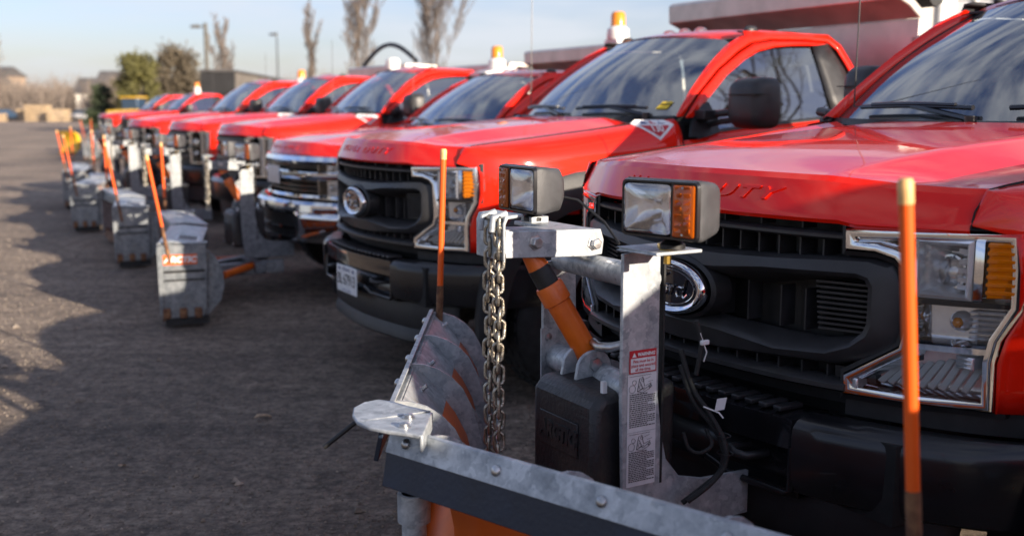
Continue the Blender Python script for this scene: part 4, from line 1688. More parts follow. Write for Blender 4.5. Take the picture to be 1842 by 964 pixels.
# ------------------------------------------------------------------ V-plows
def make_plow(loc, rz, label, group, C, D, P, z0, fancy=False, zlift=0.0, lean=(0, 0), end_panel=True, name='snow_plow'):
    """C hinge, D driver's end, P passenger's end of the two wings as (x, y); z0 height of the blade's foot"""
    root = thing(name, label, 'snow plow', loc, rz, group)
    STEEL = 'galv' if fancy else 'galv_shaded'  # shade-darkened steel for the plows along the row
    H_ = .66                                    # blade height
    zt_ = z0 + H_
    HS = 1.0 if fancy else .82

    # ---------- wings
    def wing(A, B, side):
        A, B = Vector((A[0], A[1], 0)), Vector((B[0], B[1], 0))
        L = (B - A).length
        e = (B - A).normalized()
        nb = Vector((-e.y, e.x, 0))
        if nb.x > 0:
            nb = -nb

        def at(s, a, z):
            return A + e * s + nb * a + Vector((0, 0, z0 + (z - z0) * HS))
        # curved blade: (back offset, height over the foot)
        SK = [(.040, .610), (.078, .565), (.122, .505), (.155, .44), (.172, .37), (.176, .30), (.165, .235), (.135, .165), (.085, .10), (.035, .055), (-.005, .03)]
        sk = MB()
        rows = [[at(lin(.015, L - .01, i / 12), a, z0 + h) for a, h in SK] for i in range(13)]
        sk.grid(rows)
        w_ = sk.build('plow_wing', 'orange_poly', root, smooth=50, solid=.012)
        # steel cutting edge
        ce = MB()
        ce.prism([at(0.0, -.012, z0 + .10), at(0.0, -.024, z0 + .09), at(0.0, -.044, z0), at(0.0, -.026, z0)], e * L)
        ce.build('cutting_edge', 'rusty', w_)
        # top plate the blade hangs from
        tp = MB()
        tp.prism([at(0, .0, zt_ - .012), at(0, .012, zt_ - .010), at(0, .085, zt_ - .095), at(0, .078, zt_ - .108)], e * L)
        tp.grid([[at(s, aa, z0 + hh) for s in (0.01, L * .5, L - .01)] for aa, hh in ((.018, .648), (.056, .612), (.094, .565), (.106, .548), (.096, .545))])
        tp.build('top_plate', STEEL, w_)
        # snow deflector: dark strip clamped under a galvanised bar
        df = MB()
        df.prism([at(-.01, -.010, zt_ - .030), at(-.01, -.022, zt_ - .030), at(-.01, -.042, zt_ - .128), at(-.01, -.030, zt_ - .130)], e * (L + .02))
        df.build('snow_deflector', 'navy_poly', w_, bevel=.002)
        tr = MB()
        tr.prism([at(-.01, .006, zt_ + .006), at(-.01, -.008, zt_ + .005), at(-.01, -.030, zt_ - .050), at(-.01, -.022, zt_ - .050), at(-.01, -.004, zt_ - .002), at(-.01, .006, zt_ + .0)], e * (L + .02))
        tr.build('top_rail', STEEL, w_, bevel=.0015)
        nbolt = 5
        for i in range(nbolt):
            s = lin(.05, L - .08, i / (nbolt - 1))
            b_ = MB()
            c_ = at(s, -.0190, zt_ - .021)
            b_.lathe([(.0125, -.002), (.0125, .003), (.010, .0065), (.005, .009), (.0005, .0095)], c_, -nb * .9 + Vector((0, 0, .42)), 14)
            b_.build('carriage_bolt', 'steel', w_, smooth=60)
            n_ = MB()
            n_.lathe([(.011, 0), (.011, .010), (.006, .012), (.006, .026), (.0005, .027)], at(s, .042, zt_ - .045), nb + Vector((0, 0, .8)), 6)
            n_.build('nut', 'steel', w_)
        # ribs on the back
        RB_O = [(.000, .658), (.058, .654), (.110, .630), (.155, .583), (.190, .513), (.212, .43), (.224, .335), (.224, .25), (.217, .16), (.20, .08)]
        RB_I = [(.02, .022), (.098, .09), (.146, .155), (.172, .235), (.182, .30), (.178, .375), (.158, .45), (.124, .515), (.082, .575), (.048, .615), (.006, .635)]
        nr = 4
        for i in range(nr):
            s = lin(.09, L - .012, i / (nr - 1))
            r_ = MB()
            rim = [at(s, a, z0 + h) for a, h in RB_O + RB_I]
            k = len(RB_O)
            a_, b_ = rim[:k], list(reversed(rim[k:]))
            n2 = 12
            def res(P_):
                out = []
                for j in range(n2 + 1):
                    q = j / n2 * (len(P_) - 1)
                    q0 = min(len(P_) - 2, int(q))
                    out.append(P_[q0].lerp(P_[q0 + 1], q - q0))
                return out
            ra, rb = res(a_), res(b_)
            t_ = e * .009
            r_.grid([ra, rb])
            r_.grid([[p + t_ for p in rb], [p + t_ for p in ra]])
            r_.grid([[p + t_ for p in ra], ra])
            r_.grid([rb, [p + t_ for p in rb]])
            r_.build('blade_rib', STEEL, w_, smooth=25)
            if i < nr - 1:
                # shelf gussets between the ribs
                s1 = lin(.03, L - .012, (i + 1) / (nr - 1))
                gq = MB()
                m_ = lin(s, s1, .5)
                gq.prism([at(m_, .176, z0 + .47), at(m_, .255, z0 + .36), at(m_, .255, z0 + .325), at(m_, .186, z0 + .325)], e * .008)
                gq.build('gusset', STEEL, w_)
                h_ = MB()
                h_.lathe([(.013, 0), (.013, .006), (.0005, .0065)], at(lin(s, s1, .22), .045, zt_ - .07), nb, 12)
                h_.build('plate_hole', 'dark_plastic', w_)
        # shelf beam along the back
        sb = MB()
        sb.prism([at(.04, .19, z0 + .327), at(.04, .25, z0 + .318), at(.04, .25, z0 + .303), at(.04, .19, z0 + .317)], e * (L - .06))
        sb.build('shelf_beam', STEEL, w_, bevel=.002)
        lb = MB()
        lb.prism([at(.0, .13, z0 + .08), at(.0, .25, z0 + .10), at(.0, .25, z0 + .05), at(.0, .08, z0 + .03)], e * L)
        lb.build('lower_beam', STEEL, w_)
        if fancy and side < 0:
            # warning decal on the orange back, between the two outer ribs
            s0, s1 = lin(.03, L, .72), lin(.03, L, .93)
            pts = lambda sa, sb_, h0, h1, o: [[at(lin(sa, sb_, i / 3), smooth_interp(h, [.30, .37, .44, .505, .565, .610], [.176, .172, .155, .122, .078, .040]) + .014 + o, z0 + h) for i in range(4)] for h in (lin(h0, h1, j / 6) for j in range(7))]
            MB().grid(pts(s0, s1, .44, .585, 0)).build('warning_decal', 'white_label', w_)
            MB().grid(pts(s0, s1, .565, .576, .001)).build('decal_bar', 'red_ink', w_)
            MB().grid(pts(s0, s1, .449, .458, .001)).build('decal_bar', 'red_ink', w_)
            hnd = MB()
            sm = lin(s0, s1, .5)
            pal = [(0, .50), (.035, .505), (.05, .53), (.03, .545), (.015, .532), (-.01, .552), (-.022, .535), (-.045, .545), (-.04, .515), (-.055, .495), (-.02, .48)]
            hnd.face([at(sm + a, smooth_interp(h, [.30, .37, .44, .505, .565, .610], [.176, .172, .155, .122, .078, .040]) + .0165, z0 + h) for a, h in pal])
            hnd.build('decal_hand', 'red_ink', w_)
        if end_panel:
            pan = MB()
            s = L + .004
            poly = [(-.055, zt_ - .01), (.265, zt_ - .005), (.27, zt_ - .10), (.255, z0 + .10), (.235, z0 + .03), (-.035, z0 + .03), (-.055, z0 + .12)]
            pan.prism([at(s, a, z) for a, z in poly], e * .010)
            po = pan.build('end_panel', STEEL, w_, bevel=.002)
            sp_ = MB()
            sp_.prism([at(L - .05, a, z0 + h) for a, h in [(.20, .63), (.275, .60), (.335, .52), (.37, .42), (.382, .30), (.355, .16), (.27, .04), (.20, .04)]], e * .01)
            sp_.build('side_plate', STEEL, w_, bevel=.002)
            tl = MB()
            tl.prism([at(s, -.06, zt_ - .004), at(s, .275, zt_ + .001), at(s, .275, zt_ + .007), at(s, -.06, zt_ + .003)], e * -.10)
            tl.build('panel_lip', STEEL, po)
            for zz, hh in ((zt_ - .245, .022), (zt_ - .315, .016)):
                q = MB()
                q.prism([at(s + .0102, -.02, zz), at(s + .0102, .255, zz + .006), at(s + .0102, .255, zz + .006 + hh), at(s + .0102, -.02, zz + hh)], e * .004)
                q.build('panel_slot', 'dark_plastic', po)
            q = MB()
            q.beam(at(s + .006, -.045, zt_ - .02), at(s + .006, -.04, z0 + .06), .03, .035, e)
            q.build('panel_edge', STEEL, po, bevel=.003)
            for a in (-.01, .10, .20):
                q = MB()
                q.box(at(s + .016, a, z0 + .075), (.05, .05, .07), math.atan2(e.y, e.x))
                q.build('skid_shoe', 'rusty', po, bevel=.008)
            q = MB()
            q.prism([at(s, -.02, z0 - .035), at(s, .27, z0 - .02), at(s, .27, z0 + .045), at(s, -.02, z0 + .03)], e * .02)
            q.build('wing_edge', 'rubber', po)
            if side > 0:
                q = MB()
                q.prism([at(s + .011, -.02, zt_ - .175), at(s + .011, .205, zt_ - .170), at(s + .011, .205, zt_ - .085), at(s + .011, -.02, zt_ - .09)], e * .002)
                sg = q.build('plow_sign', 'orange_ink', po)
                t_ = MB()
                o3 = at(s + .0145, .0925, zt_ - .131)
                up = Vector((0, 0, 1))
                add_text(t_, 'ARCTIC', lambda x, y, z: o3 + nb * x + up * y, .055, shear=.25, sx=1.08, bold=.003)
                t_.build('sign_lettering', 'white_ink', sg)
            # sloping cover along the top with a sheet of instructions on it
            tc_ = MB()
            tc_.prism([at(.0, -.05, zt_ + .012), at(.0, .05, zt_ + .020), at(.0, .235, zt_ - .012), at(.0, .235, zt_ - .020), at(.0, .05, zt_ + .010), at(.0, -.05, zt_ + .002)], e * (L - .02))
            tc_.build('top_cover', 'galv', w_, bevel=.002)  # lighter steel copy here, sunlit look of the top put into the colour
            q = MB()
            f_ = lambda a: zt_ + .0215 - .032 * max(0, (a - .05) / .185) if a > .05 else zt_ + .014 + .08 * (a + .05)
            q.grid([[at(s_, a, f_(a)) for a in (.055, .11, .17, .21)] for s_ in (L * .62, L * .75, L * .86)])
            q.build('instruction_decal', 'white_label', w_)
            q = MB()
            for k in range(9):
                s_ = L * .63 + k * L * .024
                q.face([at(s_, .07, f_(.07) + .002), at(s_ + .012, .07, f_(.07) + .002), at(s_ + .012, .195, f_(.195) + .002), at(s_, .195, f_(.195) + .002)])
            q.build('printed_text', 'black_ink', w_)
        return at, e, nb, L

    Av, ed, nd, Ld = wing((C[0] + .03 * 0 + .0, C[1] + .055), D, 1)
    Ap, ep, np_, Lp = wing((C[0] - .05, C[1] - .10), P, -1)

    # ---------- marker stakes at both outer ends
    for at, L, sd in ((Av, Ld, 1), (Ap, Lp, -1)):
        b_ = at(L - .03 if not end_panel else L + .012, .025, zt_ - .16)
        t_ = at(L - .03 if not end_panel else L + .012, .025, zt_ + .10)
        tip = at(L - .03, .025, zt_ + .62)
        ln = lean[0] if sd > 0 else lean[1]
        dirv = Vector((ln, -.01 * sd, 1)).normalized()
        p0 = b_ + Vector((0, 0, .042 if fancy and sd > 0 else 0))
        s_ = MB().tube([p0, p0 + dirv * .26], .0125, 10)
        st = s_.build('stake_socket', 'rusty', root, smooth=50)
        o_ = MB().tube([p0 + dirv * .255, p0 + dirv * .72], .0112, 12)
        o_.build('marker_stake', 'stake_orange', st, smooth=50)
        c_ = MB().tube([p0 + dirv * .718, p0 + dirv * .75, p0 + dirv * .756], [.0122, .0122, .009], 12)
        c_.build('stake_cap', 'stake_tip', st, smooth=40)

    # ---------- hinge
    hp = MB().tube([(C[0] - .05, C[1] + .035, z0 + .02), (C[0] - .05, C[1] + .035, zt_ - .17)], .030, 16)
    hp.build('hinge_pipe', STEEL, root, smooth=50)
    for zz in (z0 + .06, z0 + .27, z0 + .42):
        MB().tube([(C[0] - .05, C[1] + .035, zz), (C[0] - .05, C[1] + .035, zz + .07)], .040, 16).build('hinge_knuckle', STEEL, root, smooth=50)

    # ---------- lift frame
    zf = zlift
    for sd, u in ((1, .325), (-1, -.215)):
        up = MB()
        if sd > 0:
            o_ = [(.448, 1.165), (.335, 1.175), (.335, .80), (.322, .70), (.305, .63), (.26, .575), (.18, .555), (.02, .55), (.02, .43), (.42, .43), (.44, .55), (.448, .80)]
        else:
            o_ = [(.338, 1.07), (.225, 1.08), (.22, .80), (.215, .70), (.20, .60), (.20, .46), (.30, .46), (.338, .60)]
        up.prism([(x, u - .006, z + zf) for x, z in o_], (0, .012, 0))
        uo = up.build('upright', STEEL, root, bevel=.002)
        if sd > 0:
            br = MB()
            br.prism([(.448, u - .006, 1.168 + zf), (.448, u - .01, 1.180 + zf), (.47, u + .004, 1.186 + zf), (.47, u + .16, 1.188 + zf), (.47, u + .16, 1.180 + zf), (.47, u + .008, 1.177 + zf)], (-.135, 0, 0))
            br.build('lamp_bracket', STEEL, uo, bevel=.002)
            ed_ = MB().box((.322, u, .86 + zf), (.006, .016, .58))  # dark strip standing in for the shadow along the upright's edge
            ed_.build('upright_edge_shade', 'rubber', uo)
        else:
            bm_ = MB()
            bm_.box((.22, u - .03, .73 + zf), (.10, .07, .30))
            bm_.build('frame_box', 'dark_plastic', uo, bevel=.005)
            fl = MB().box((.322, u + .008, .73 + zf), (.05, .006, .29))
            fl.build('frame_flange', STEEL, uo)
            for zz in (.62, .85):
                q = MB().lathe([(.011, 0), (.011, .008), (.0005, .009)], (.325, u + .011, zz + zf), (0, 1, 0), 6)
                q.build('bolt', 'steel', uo)
    ct = MB().tube([(.275, -.21, 1.075 + zf), (.36, .32, 1.095 + zf)], .033, 18)
    ct.build('cross_tube', STEEL, root, smooth=50)
    ct = MB().tube([(.29, -.21, .785 + zf), (.39, .32, .808 + zf)], .040, 18)
    ct.build('cross_tube', STEEL, root, smooth=50)
    lg = MB()
    for u in (.045, .112):
        c_ = [(.385 + .055 * math.cos(a), u, .83 + .05 * math.sin(a) + zf) for a in (R(20 + 140 * k / 8) for k in range(9))]
        lg.prism([(.445, u, .80 + zf)] + c_ + [(.325, u, .79 + zf)], (0, .012, 0))
    lg = lg.build('ram_lug', STEEL, root, bevel=.002)
    # lift arm: channel with its bolts
    am = MB()
    am.prism([(.612, .02, 1.200 + zf), (.305, .02, 1.190 + zf), (.295, .02, 1.16 + zf), (.30, .02, 1.12 + zf), (.34, .02, 1.117 + zf), (.612, .02, 1.130 + zf)], (0, .012, 0))
    am.prism([(.612, -.10, 1.198 + zf), (.31, -.10, 1.188 + zf), (.31, .02, 1.190 + zf), (.612, .02, 1.200 + zf)], (0, 0, -.010))
    am.prism([(.612, -.10, 1.190 + zf), (.305, -.10, 1.180 + zf), (.30, -.10, 1.12 + zf), (.612, -.10, 1.130 + zf)], (0, .012, 0))
    ao = am.build('lift_arm', STEEL, root, bevel=.0025)
    for x, z in ((.515, 1.166), (.328, 1.152)):
        q = MB().lathe([(.021, 0), (.021, .003), (.0155, .0035), (.0155, .016), (.013, .018), (.0005, .0185)], (x, .032, z + zf), (0, 1, 0), 6)
        q.build('arm_bolt', 'steel', ao, smooth=25)
    hk = MB()
    hk.prism([(.612, -.10, 1.125 + zf), (.619, -.10, 1.125 + zf), (.619, -.10, 1.222 + zf), (.612, -.10, 1.240 + zf), (.560, -.10, 1.244 + zf), (.560, -.10, 1.236 + zf), (.604, -.10, 1.232 + zf), (.611, -.10, 1.218 + zf)], (0, .145, 0))
    hk.tube([(.60, .03, 1.246 + zf), (.64, .03, 1.236 + zf), (.645, .03, 1.20 + zf)], .009, 8)
    hk.tube([(.60, -.028, 1.246 + zf), (.64, -.028, 1.236 + zf), (.645, -.028, 1.20 + zf)], .009, 8)
    hk.build('chain_hook', STEEL, ao, bevel=.002)
    # hydraulic ram
    T_, B_ = Vector((.512, -.025, 1.155 + zf)), Vector((.345, .075, .815 + zf))
    d_ = (B_ - T_)
    rm = MB()
    rm.tube([T_ + d_ * .32, T_ + d_ * .34, T_ + d_ * .455, T_ + d_ * .46], [.036, .039, .039, .036], 20)
    rm.tube([T_ + d_ * .455, T_ + d_ * .87, T_ + d_ * .99], [.033, .033, .021], 20)
    ro = rm.build('lift_ram', 'orange_paint', root, smooth=45)
    q = MB().tube([T_, T_ + d_ * .19], [.022, .030], 14)
    q.build('ram_eye', 'orange_paint', ro, smooth=50)
    q = MB().tube([T_ + d_ * .185, T_ + d_ * .325], .031, 16)
    q.build('ram_gland', 'dark_plastic', ro, smooth=50)
    q = MB().lathe([(.024, 0), (.024, .003), (.018, .0035), (.018, .016), (.0005, .018)], (.385, .118, .842 + zf), (0, 1, 0), 6)
    q.build('ram_bolt', 'steel', ro, smooth=25)
    q = MB().tube([(.365, .09, .893 + zf), (.375, .130, .890 + zf), (.36, .16, .892 + zf), (.315, .18, .902 + zf)], [.013, .013, .013, .011], 10)
    q.build('lock_pin', 'steel', ro, smooth=50)

    # ---------- push frame to the hinge, wing rams
    pf = MB()
    zz = z0 + .16
    pf.beam((.10, .30, zz + .04), (C[0] - .10, C[1] + .04, zz), .08, .10)
    pf.beam((.10, -.20, zz + .04), (C[0] - .10, C[1] - .04, zz), .08, .10)
    pf.beam((.30, -.22, zz + .03), (.30, .33, zz + .03), .08, .08)
    pf.build('push_frame', STEEL, root, bevel=.006)
    for at, L, u in ((Av, Ld, .24), (Ap, Lp, -.16)):
        p0 = Vector((.34, u, zz + .05))
        p1 = at(L * .45, .20, z0 + .20)
        q = MB().tube([p0, p0.lerp(p1, .60)], .030, 12)
        wr = q.build('wing_ram', 'orange_paint', root, smooth=50)
        q = MB().tube([p0.lerp(p1, .6), p1], .016, 10)
        q.build('ram_rod', 'chrome', wr, smooth=50)

    # ---------- lift chain: two strands of links
    ch = MB().tube([(.628, -.03, 1.232 + zf), (.628, .035, 1.232 + zf)], .007, 8)
    co = ch.build('lift_chain', 'chain_steel', root, smooth=50)
    def link_mesh():
        pts = []
        for k in range(16):
            a = 2 * PI * k / 16
            pts.append((.0125 * math.cos(a), 0, .0125 * math.sin(a) + (.0125 if math.sin(a) >= 0 else -.0125)))
        return MB().tube(pts, .0047, 7, True).mesh('chain_link', M['chain_steel'], 60)
    lm = link_mesh()
    n_l = 22 if fancy else 14
    top = 1.228 + zf
    for u0, x0 in ((.030, .618), (-.028, .614)):
        for k in range(n_l):
            o = bpy.data.objects.new('chain_link', lm)
            col.objects.link(o)
            o.parent = co
            z = top - .012 - .0302 * k
            if k < 3:
                o.location = (x0 + .004, u0, z)
            else:
                o.location = (x0 + .006 + .0025 * math.sin(k * 1.3), u0 + .002 * math.sin(k * .9), z)
            o.rotation_euler = (R(random.uniform(-4, 4)), R(random.uniform(-4, 4)), R(58 + random.uniform(-9, 9)) if k % 2 == 0 else R(-32 + random.uniform(-9, 9)))

    # ---------- pump box
    pb = MB()
    pb.prism([(.50, -.005, .52 + zf), (.50, -.005, .772 + zf), (.475, -.005, .805 + zf), (.24, -.005, .822 + zf), (.24, -.005, .50 + zf)], (0, .295, 0))
    po = pb.build('pump_box', 'pump_plastic', root, bevel=.022, seg=3)
    q = MB()
    q.prism([(.5005, .04, .63 + zf), (.5005, .22, .63 + zf), (.5005, .22, .72 + zf), (.5005, .04, .72 + zf)], (.004, 0, 0))
    q.build('raised_panel', 'pump_plastic', po, bevel=.003)
    t_ = MB()
    add_text(t_, 'ARCTIC', lambda x, y, z: (.5045 + z, 0.13 + x, .675 + zf + y), .060, shear=.2, ext=.004, sx=.80, bold=.003)
    t_.build('box_lettering', 'pump_plastic', po, smooth=20)
    q = MB().box((.455, .265, .822 + zf), (.012, .012, .03))
    q.build('box_clip', 'white_label', po)
    q = MB()
    for (x, u, z) in ((.502, .02, .545), (.502, .27, .545)):
        q.lathe([(.011, 0), (.011, .006), (.0005, .007)], (x, u, z + zf), (1, 0, 0), 6)
    q.build('box_screw', 'steel', po)

    # ---------- plow lamps
    def lamp(u, x, z, rz_, sd):
        mt = Matrix.Translation((x, u, z)) @ Matrix.Rotation(rz_, 4, 'Z')
        def tf(mb_):
            mb_.v = [tuple(mt @ Vector((p[0], p[1] * sd, p[2]))) for p in mb_.v]
            if sd < 0:
                mb_.f = [tuple(reversed(f)) for f in mb_.f]
            return mb_
        def rr(x_, y0, y1, z0_, z1_, r=.012, n_=4):
            out = []
            for cx, cy, a0 in ((y1 - r, z1_ - r, 0), (y0 + r, z1_ - r, 90), (y0 + r, z0_ + r, 180), (y1 - r, z0_ + r, 270)):
                for k in range(n_ + 1):
                    a = R(a0 + 90 * k / n_)
                    out.append((x_, cx + r * math.cos(a), cy + r * math.sin(a)))
            return out
        hb = MB()
        rings = [rr(.0, -.108, .112, -.067, .067), rr(-.012, -.110, .114, -.069, .069), rr(-.030, -.108, .112, -.067, .067, .014), rr(-.085, -.100, .104, -.061, .061, .025), rr(-.108, -.075, .080, -.045, .045, .03), rr(-.114, -.05, .055, -.03, .03, .02)]
        hb.grid(rings, True)
        hb.face(list(reversed(rings[-1])))
        ho = tf(hb).build('plow_lamp', 'lamp_housing', root, smooth=40)
        bz = MB()
        bz.grid([rr(-.002, -.108, .112, -.067, .067), rr(.008, -.105, .109, -.065, .065), rr(.008, -.100, .104, -.060, .060), rr(-.006, -.099, .103, -.059, .059)], True)
        bz.box((.004, .041, 0), (.010, .007, .12))
        tf(bz).build('lamp_bezel', 'gloss_black', ho, smooth=35)
        rf = MB()
        rgs = []
        for k in range(9):
            q_ = 1 - k / 8.5
            rgs.append(rr(.004 - .042 * (1 - q_ * q_), -.031 - .066 * q_, -.031 + .066 * q_, -.056 * q_, .056 * q_, max(.002, .012 + .02 * (1 - q_) if q_ > .5 else .020 * q_ * 2)))
        rf.grid(rgs, True)
        rf.face(rgs[-1])
        tf(rf).build('lamp_reflector', 'lamp_mirror', ho, smooth=80)
        ln_ = MB()
        ln_.grid([rr(.006, -.098, .037, -.058, .058), rr(.011, -.096, .035, -.056, .056), rr(.0145, -.085, .024, -.045, .045), rr(.016, -.05, -.01, -.02, .02)], True)
        ln_.face(rr(.016, -.05, -.01, -.02, .02))
        tf(ln_).build('lamp_lens', 'lamp_lens', ho, smooth=50)
        ab = MB()
        ab.face(rr(-.02, .045, .10, -.056, .056))
        tf(ab).build('signal_reflector', 'reflector', ho)
        al = MB()
        al.grid([rr(-.01, .045, .102, -.058, .058, .004), rr(.012, .045, .102, -.058, .058, .004), rr(.0145, .049, .098, -.054, .054, .004)], True)
        al.face(rr(.0145, .049, .098, -.054, .054, .004))
        ao_ = tf(al).build('signal_lens', 'signal_amber', ho, smooth=35)
        rq = random.Random(9)
        for k in range(7):
            for j in range(2):
                fz, fy = -.049 + k * .0155, .050 + j * .0245
                pr = MB()
                e0, e1, e2, e3 = (rq.uniform(.0135, .0185) for _ in range(4))
                pr.add([(.012, fy, fz), (.012, fy + .022, fz), (.012, fy + .022, fz + .0135), (.012, fy, fz + .0135), (e0, fy + .003, fz + .002), (e1, fy + .019, fz + .002), (e2, fy + .019, fz + .0115), (e3, fy + .003, fz + .0115)],
                       [(4, 5, 6, 7), (0, 1, 5, 4), (1, 2, 6, 5), (2, 3, 7, 6), (3, 0, 4, 7)])
                tf(pr).build('signal_facet', 'signal_amber', ao_, smooth=None)
        for a_ in (-.052, .052):
            q_ = MB().lathe([(.003, 0), (.0025, .002), (.0003, .0025)], (.0145, .0735, a_), (1, 0, 0), 8)
            tf(q_).build('lens_screw', 'steel', ao_)
        bt = MB()
        bt.lathe([(.030, 0), (.030, .010), (.018, .022), (.018, .03), (.0005, .031)], (-.05, 0, -.094), (0, 0, 1), 14)
        tf(bt).build('lamp_foot', 'dark_plastic', ho, smooth=40)
        return ho

    lR = lamp(.475, .455, 1.286 + zf, R(14), 1)
    q = MB().lathe([(.004, -.035), (.009, -.035), (.009, -.012), (.020, -.012), (.020, .0), (.024, .001), (.024, .012), (.014, .016), (.0005, .017)], (.41, .45, 1.190 + zf), (0, 0, 1), 8)
    q.build('mount_bolt', 'brass', root, smooth=30)
    lL = lamp(-.255, .395, 1.283 + zf, R(-2), -1)
    q = MB()
    q.box((.34, -.255, 1.192 + zf), (.06, .06, .022))
    q.beam((.34, -.30, 1.18 + zf), (.34, .02, 1.18 + zf), .09, .012)
    q.build('lamp_bracket', STEEL, root, bevel=.003)
    wr = MB()
    wr.tube([(.28, -.22, 1.26 + zf), (.24, -.18, 1.25 + zf), (.20, -.10, 1.19 + zf), (.22, 0, 1.14 + zf)], .004, 6)
    wr.build('lamp_wire', 'dark_plastic', root, smooth=50)

    if fancy:
        uy = .3325
        def fc(x, z, o):
            """sticker sheet on the upright's outer face: x across from its front edge, z height"""
            return (.440 - x, uy + o, z)
        def sheet(x0, x1, z0_, z1_, o, name_, m_, par, sk=.0):
            q_ = MB()
            q_.prism([fc(x0, z0_, o), fc(x1, z0_ + sk, o), fc(x1, z1_ + sk, o), fc(x0, z1_, o)], (0, .0006, 0))
            return q_.build(name_, m_, par)
        wsn = sheet(.013, .096, .866, .924, .0, 'warning_sticker', 'red_ink', root)
        sheet(.0165, .0925, .869, .904, .001, 'sticker_field', 'white_label', wsn)
        tx = lambda x0, z0_: (lambda a, b_, c_: fc(x0 + a, z0_ + b_, .0022))
        t1_ = MB()
        add_text(t1_, 'WARNING', tx(.0635, .913), .0120, shear=.1, sx=.92, bold=.0005)
        t1_.face([fc(.020, .9075, .0022), fc(.033, .9075, .0022), fc(.0265, .919, .0022)])
        t1_.build('sticker_heading', 'white_ink', wsn)
        t2_ = MB()
        for i, s_ in enumerate(('Pins must be in', 'place and secured', 'all the time.')):
            add_text(t2_, s_, tx(.0545, .896 - .0105 * i), .0108, sx=.95, bold=.0002)
        t2_.build('sticker_text', 'red_ink', wsn)
        for (za, zb) in ((.716, .8635), (.575, .7145)):
            sh = sheet(.009, .098, za, zb, .0, 'instruction_sticker', 'white_label', root)
            tl = MB()
            rnd = random.Random(int(za * 1000))
            nl = 17
            for k in range(nl):
                zz_ = zb - .052 - k * (zb - za - .060) / nl
                x_ = .014
                end = .094 if k % 5 else .07
                while x_ < end:
                    wl = rnd.uniform(.003, .009)
                    tl.face([fc(x_, zz_, .002), fc(min(end, x_ + wl), zz_, .002), fc(min(end, x_ + wl), zz_ + .0026, .002), fc(x_, zz_ + .0026, .002)])
                    x_ += wl + .0016
            tl.build('printed_text', 'black_ink', sh)
            dg_ = MB()
            def stroke(P_, r_=.0007):
                dg_.tube([fc(a, b_, .002) for a, b_ in P_], r_, 4)
            bx, bz = .05, zb - .030
            stroke([(bx - .012, bz - .014), (bx - .006, bz + .018), (bx + .004, bz + .022), (bx + .010, bz - .002), (bx + .030, bz + .004), (bx + .026, bz - .010), (bx + .004, bz - .018), (bx - .012, bz - .014)])
            stroke([(bx - .004, bz + .010), (bx + .006, bz - .012), (bx + .024, bz - .003)])
            stroke([(bx - .012, bz - .014), (bx + .010, bz - .006)])
            for cx, cz, rr_ in ((bx - .028, bz - .006, .010), (bx - .022, bz + .010, .006), (bx + .004, bz + .014, .004), (bx - .002, bz - .004, .005), (bx + .028, bz - .004, .004)):
                stroke([(cx + rr_ * math.cos(a), cz + rr_ * math.sin(a)) for a in (2 * PI * k / 12 for k in range(13))], .0005)
            stroke([(bx + .012, bz + .016), (bx + .028, bz + .020)], .0004)
            stroke([(bx + .02, bz + .008), (bx + .036, bz + .010)], .0004)
            stroke([(.014, zb - .004), (.08, zb - .004)], .0005)
            dg_.build('printed_diagram', 'black_ink', sh)
        # rounded cap plate over the hinge with a bent-down end
        cp = MB()
        zc_ = zt_ + .028
        poly = [(.899, .182), (.917, .117), (.937, .048), (.961, .017), (1.002, .024), (1.04, .055), (1.066, .111), (1.078, .170), (1.068, .226), (1.041, .272), (1.012, .308), (.998, .335)]
        cp.prism([(x, y, zc_) for x, y in poly], (0, 0, -.010))
        b0, b1 = Vector((.998, .335, zc_)), Vector((.899, .182, zc_))
        tipc = Vector((1.05, .12, zc_))
        nn = Vector((-(b0 - b1).y, (b0 - b1).x, 0)).normalized() * .008
        cp.prism([tuple(b1), tuple(b0), tuple(b0 - Vector((0, 0, .040))), tuple(b1 - Vector((0, 0, .040)))], tuple(nn))
        co_ = cp.build('hinge_cap', STEEL, root, bevel=.003)
        for k in (.32, .70):
            p = b1.lerp(b0, k) + Vector((.032, -.03, 0)) * 1.0
            q = MB().lathe([(.015, 0), (.015, .003), (.011, .0035), (.011, .008), (.006, .010), (.0005, .010)], p, (0, 0, 1), 12)
            q.build('cap_bolt', 'steel', co_, smooth=40)
        rd = MB().tube([(1.02, .02, zt_ - .02), (1.09, -.02, zt_ - .085)], .006, 8)
        rd.build('trip_rod', 'dark_plastic', root)
        # hoses and loose plugs behind the outer upright
        for pts, r_ in (([(.24, .30, .90), (.22, .33, .80), (.20, .37, .745), (.18, .405, .68), (.18, .415, .62), (.22, .405, .57), (.28, .39, .53)], .0068),
                        ([(.24, .30, .86), (.22, .33, .77), (.19, .365, .715), (.17, .39, .66), (.18, .40, .60), (.22, .385, .56), (.28, .37, .52)], .0068),
                        ([(.22, .34, .84), (.21, .345, .92), (.22, .335, .98)], .006),
                        ([(.20, .36, .70), (.20, .385, .665), (.23, .375, .645), (.26, .365, .66), (.27, .355, .70)], .005)):
            xs = list(range(len(pts)))
            sm = []
            for i in range((len(pts) - 1) * 5 + 1):
                k = i / 5
                sm.append(tuple(smooth_interp(k, xs, [p[c] for p in pts]) for c in range(3)))
            MB().tube(sm, r_, 8).build('hydraulic_hose', 'rubber', root, smooth=60)
        q = MB().box((.205, .352, .925), (.026, .010, .013))
        q.build('plug_tag', 'white_label', root, bevel=.003)
        q = MB().tube([(.215, .345, .95), (.20, .355, .90), (.205, .35, .875)], .002, 6)
        q.build('plug_wire', 'white_plastic', root)
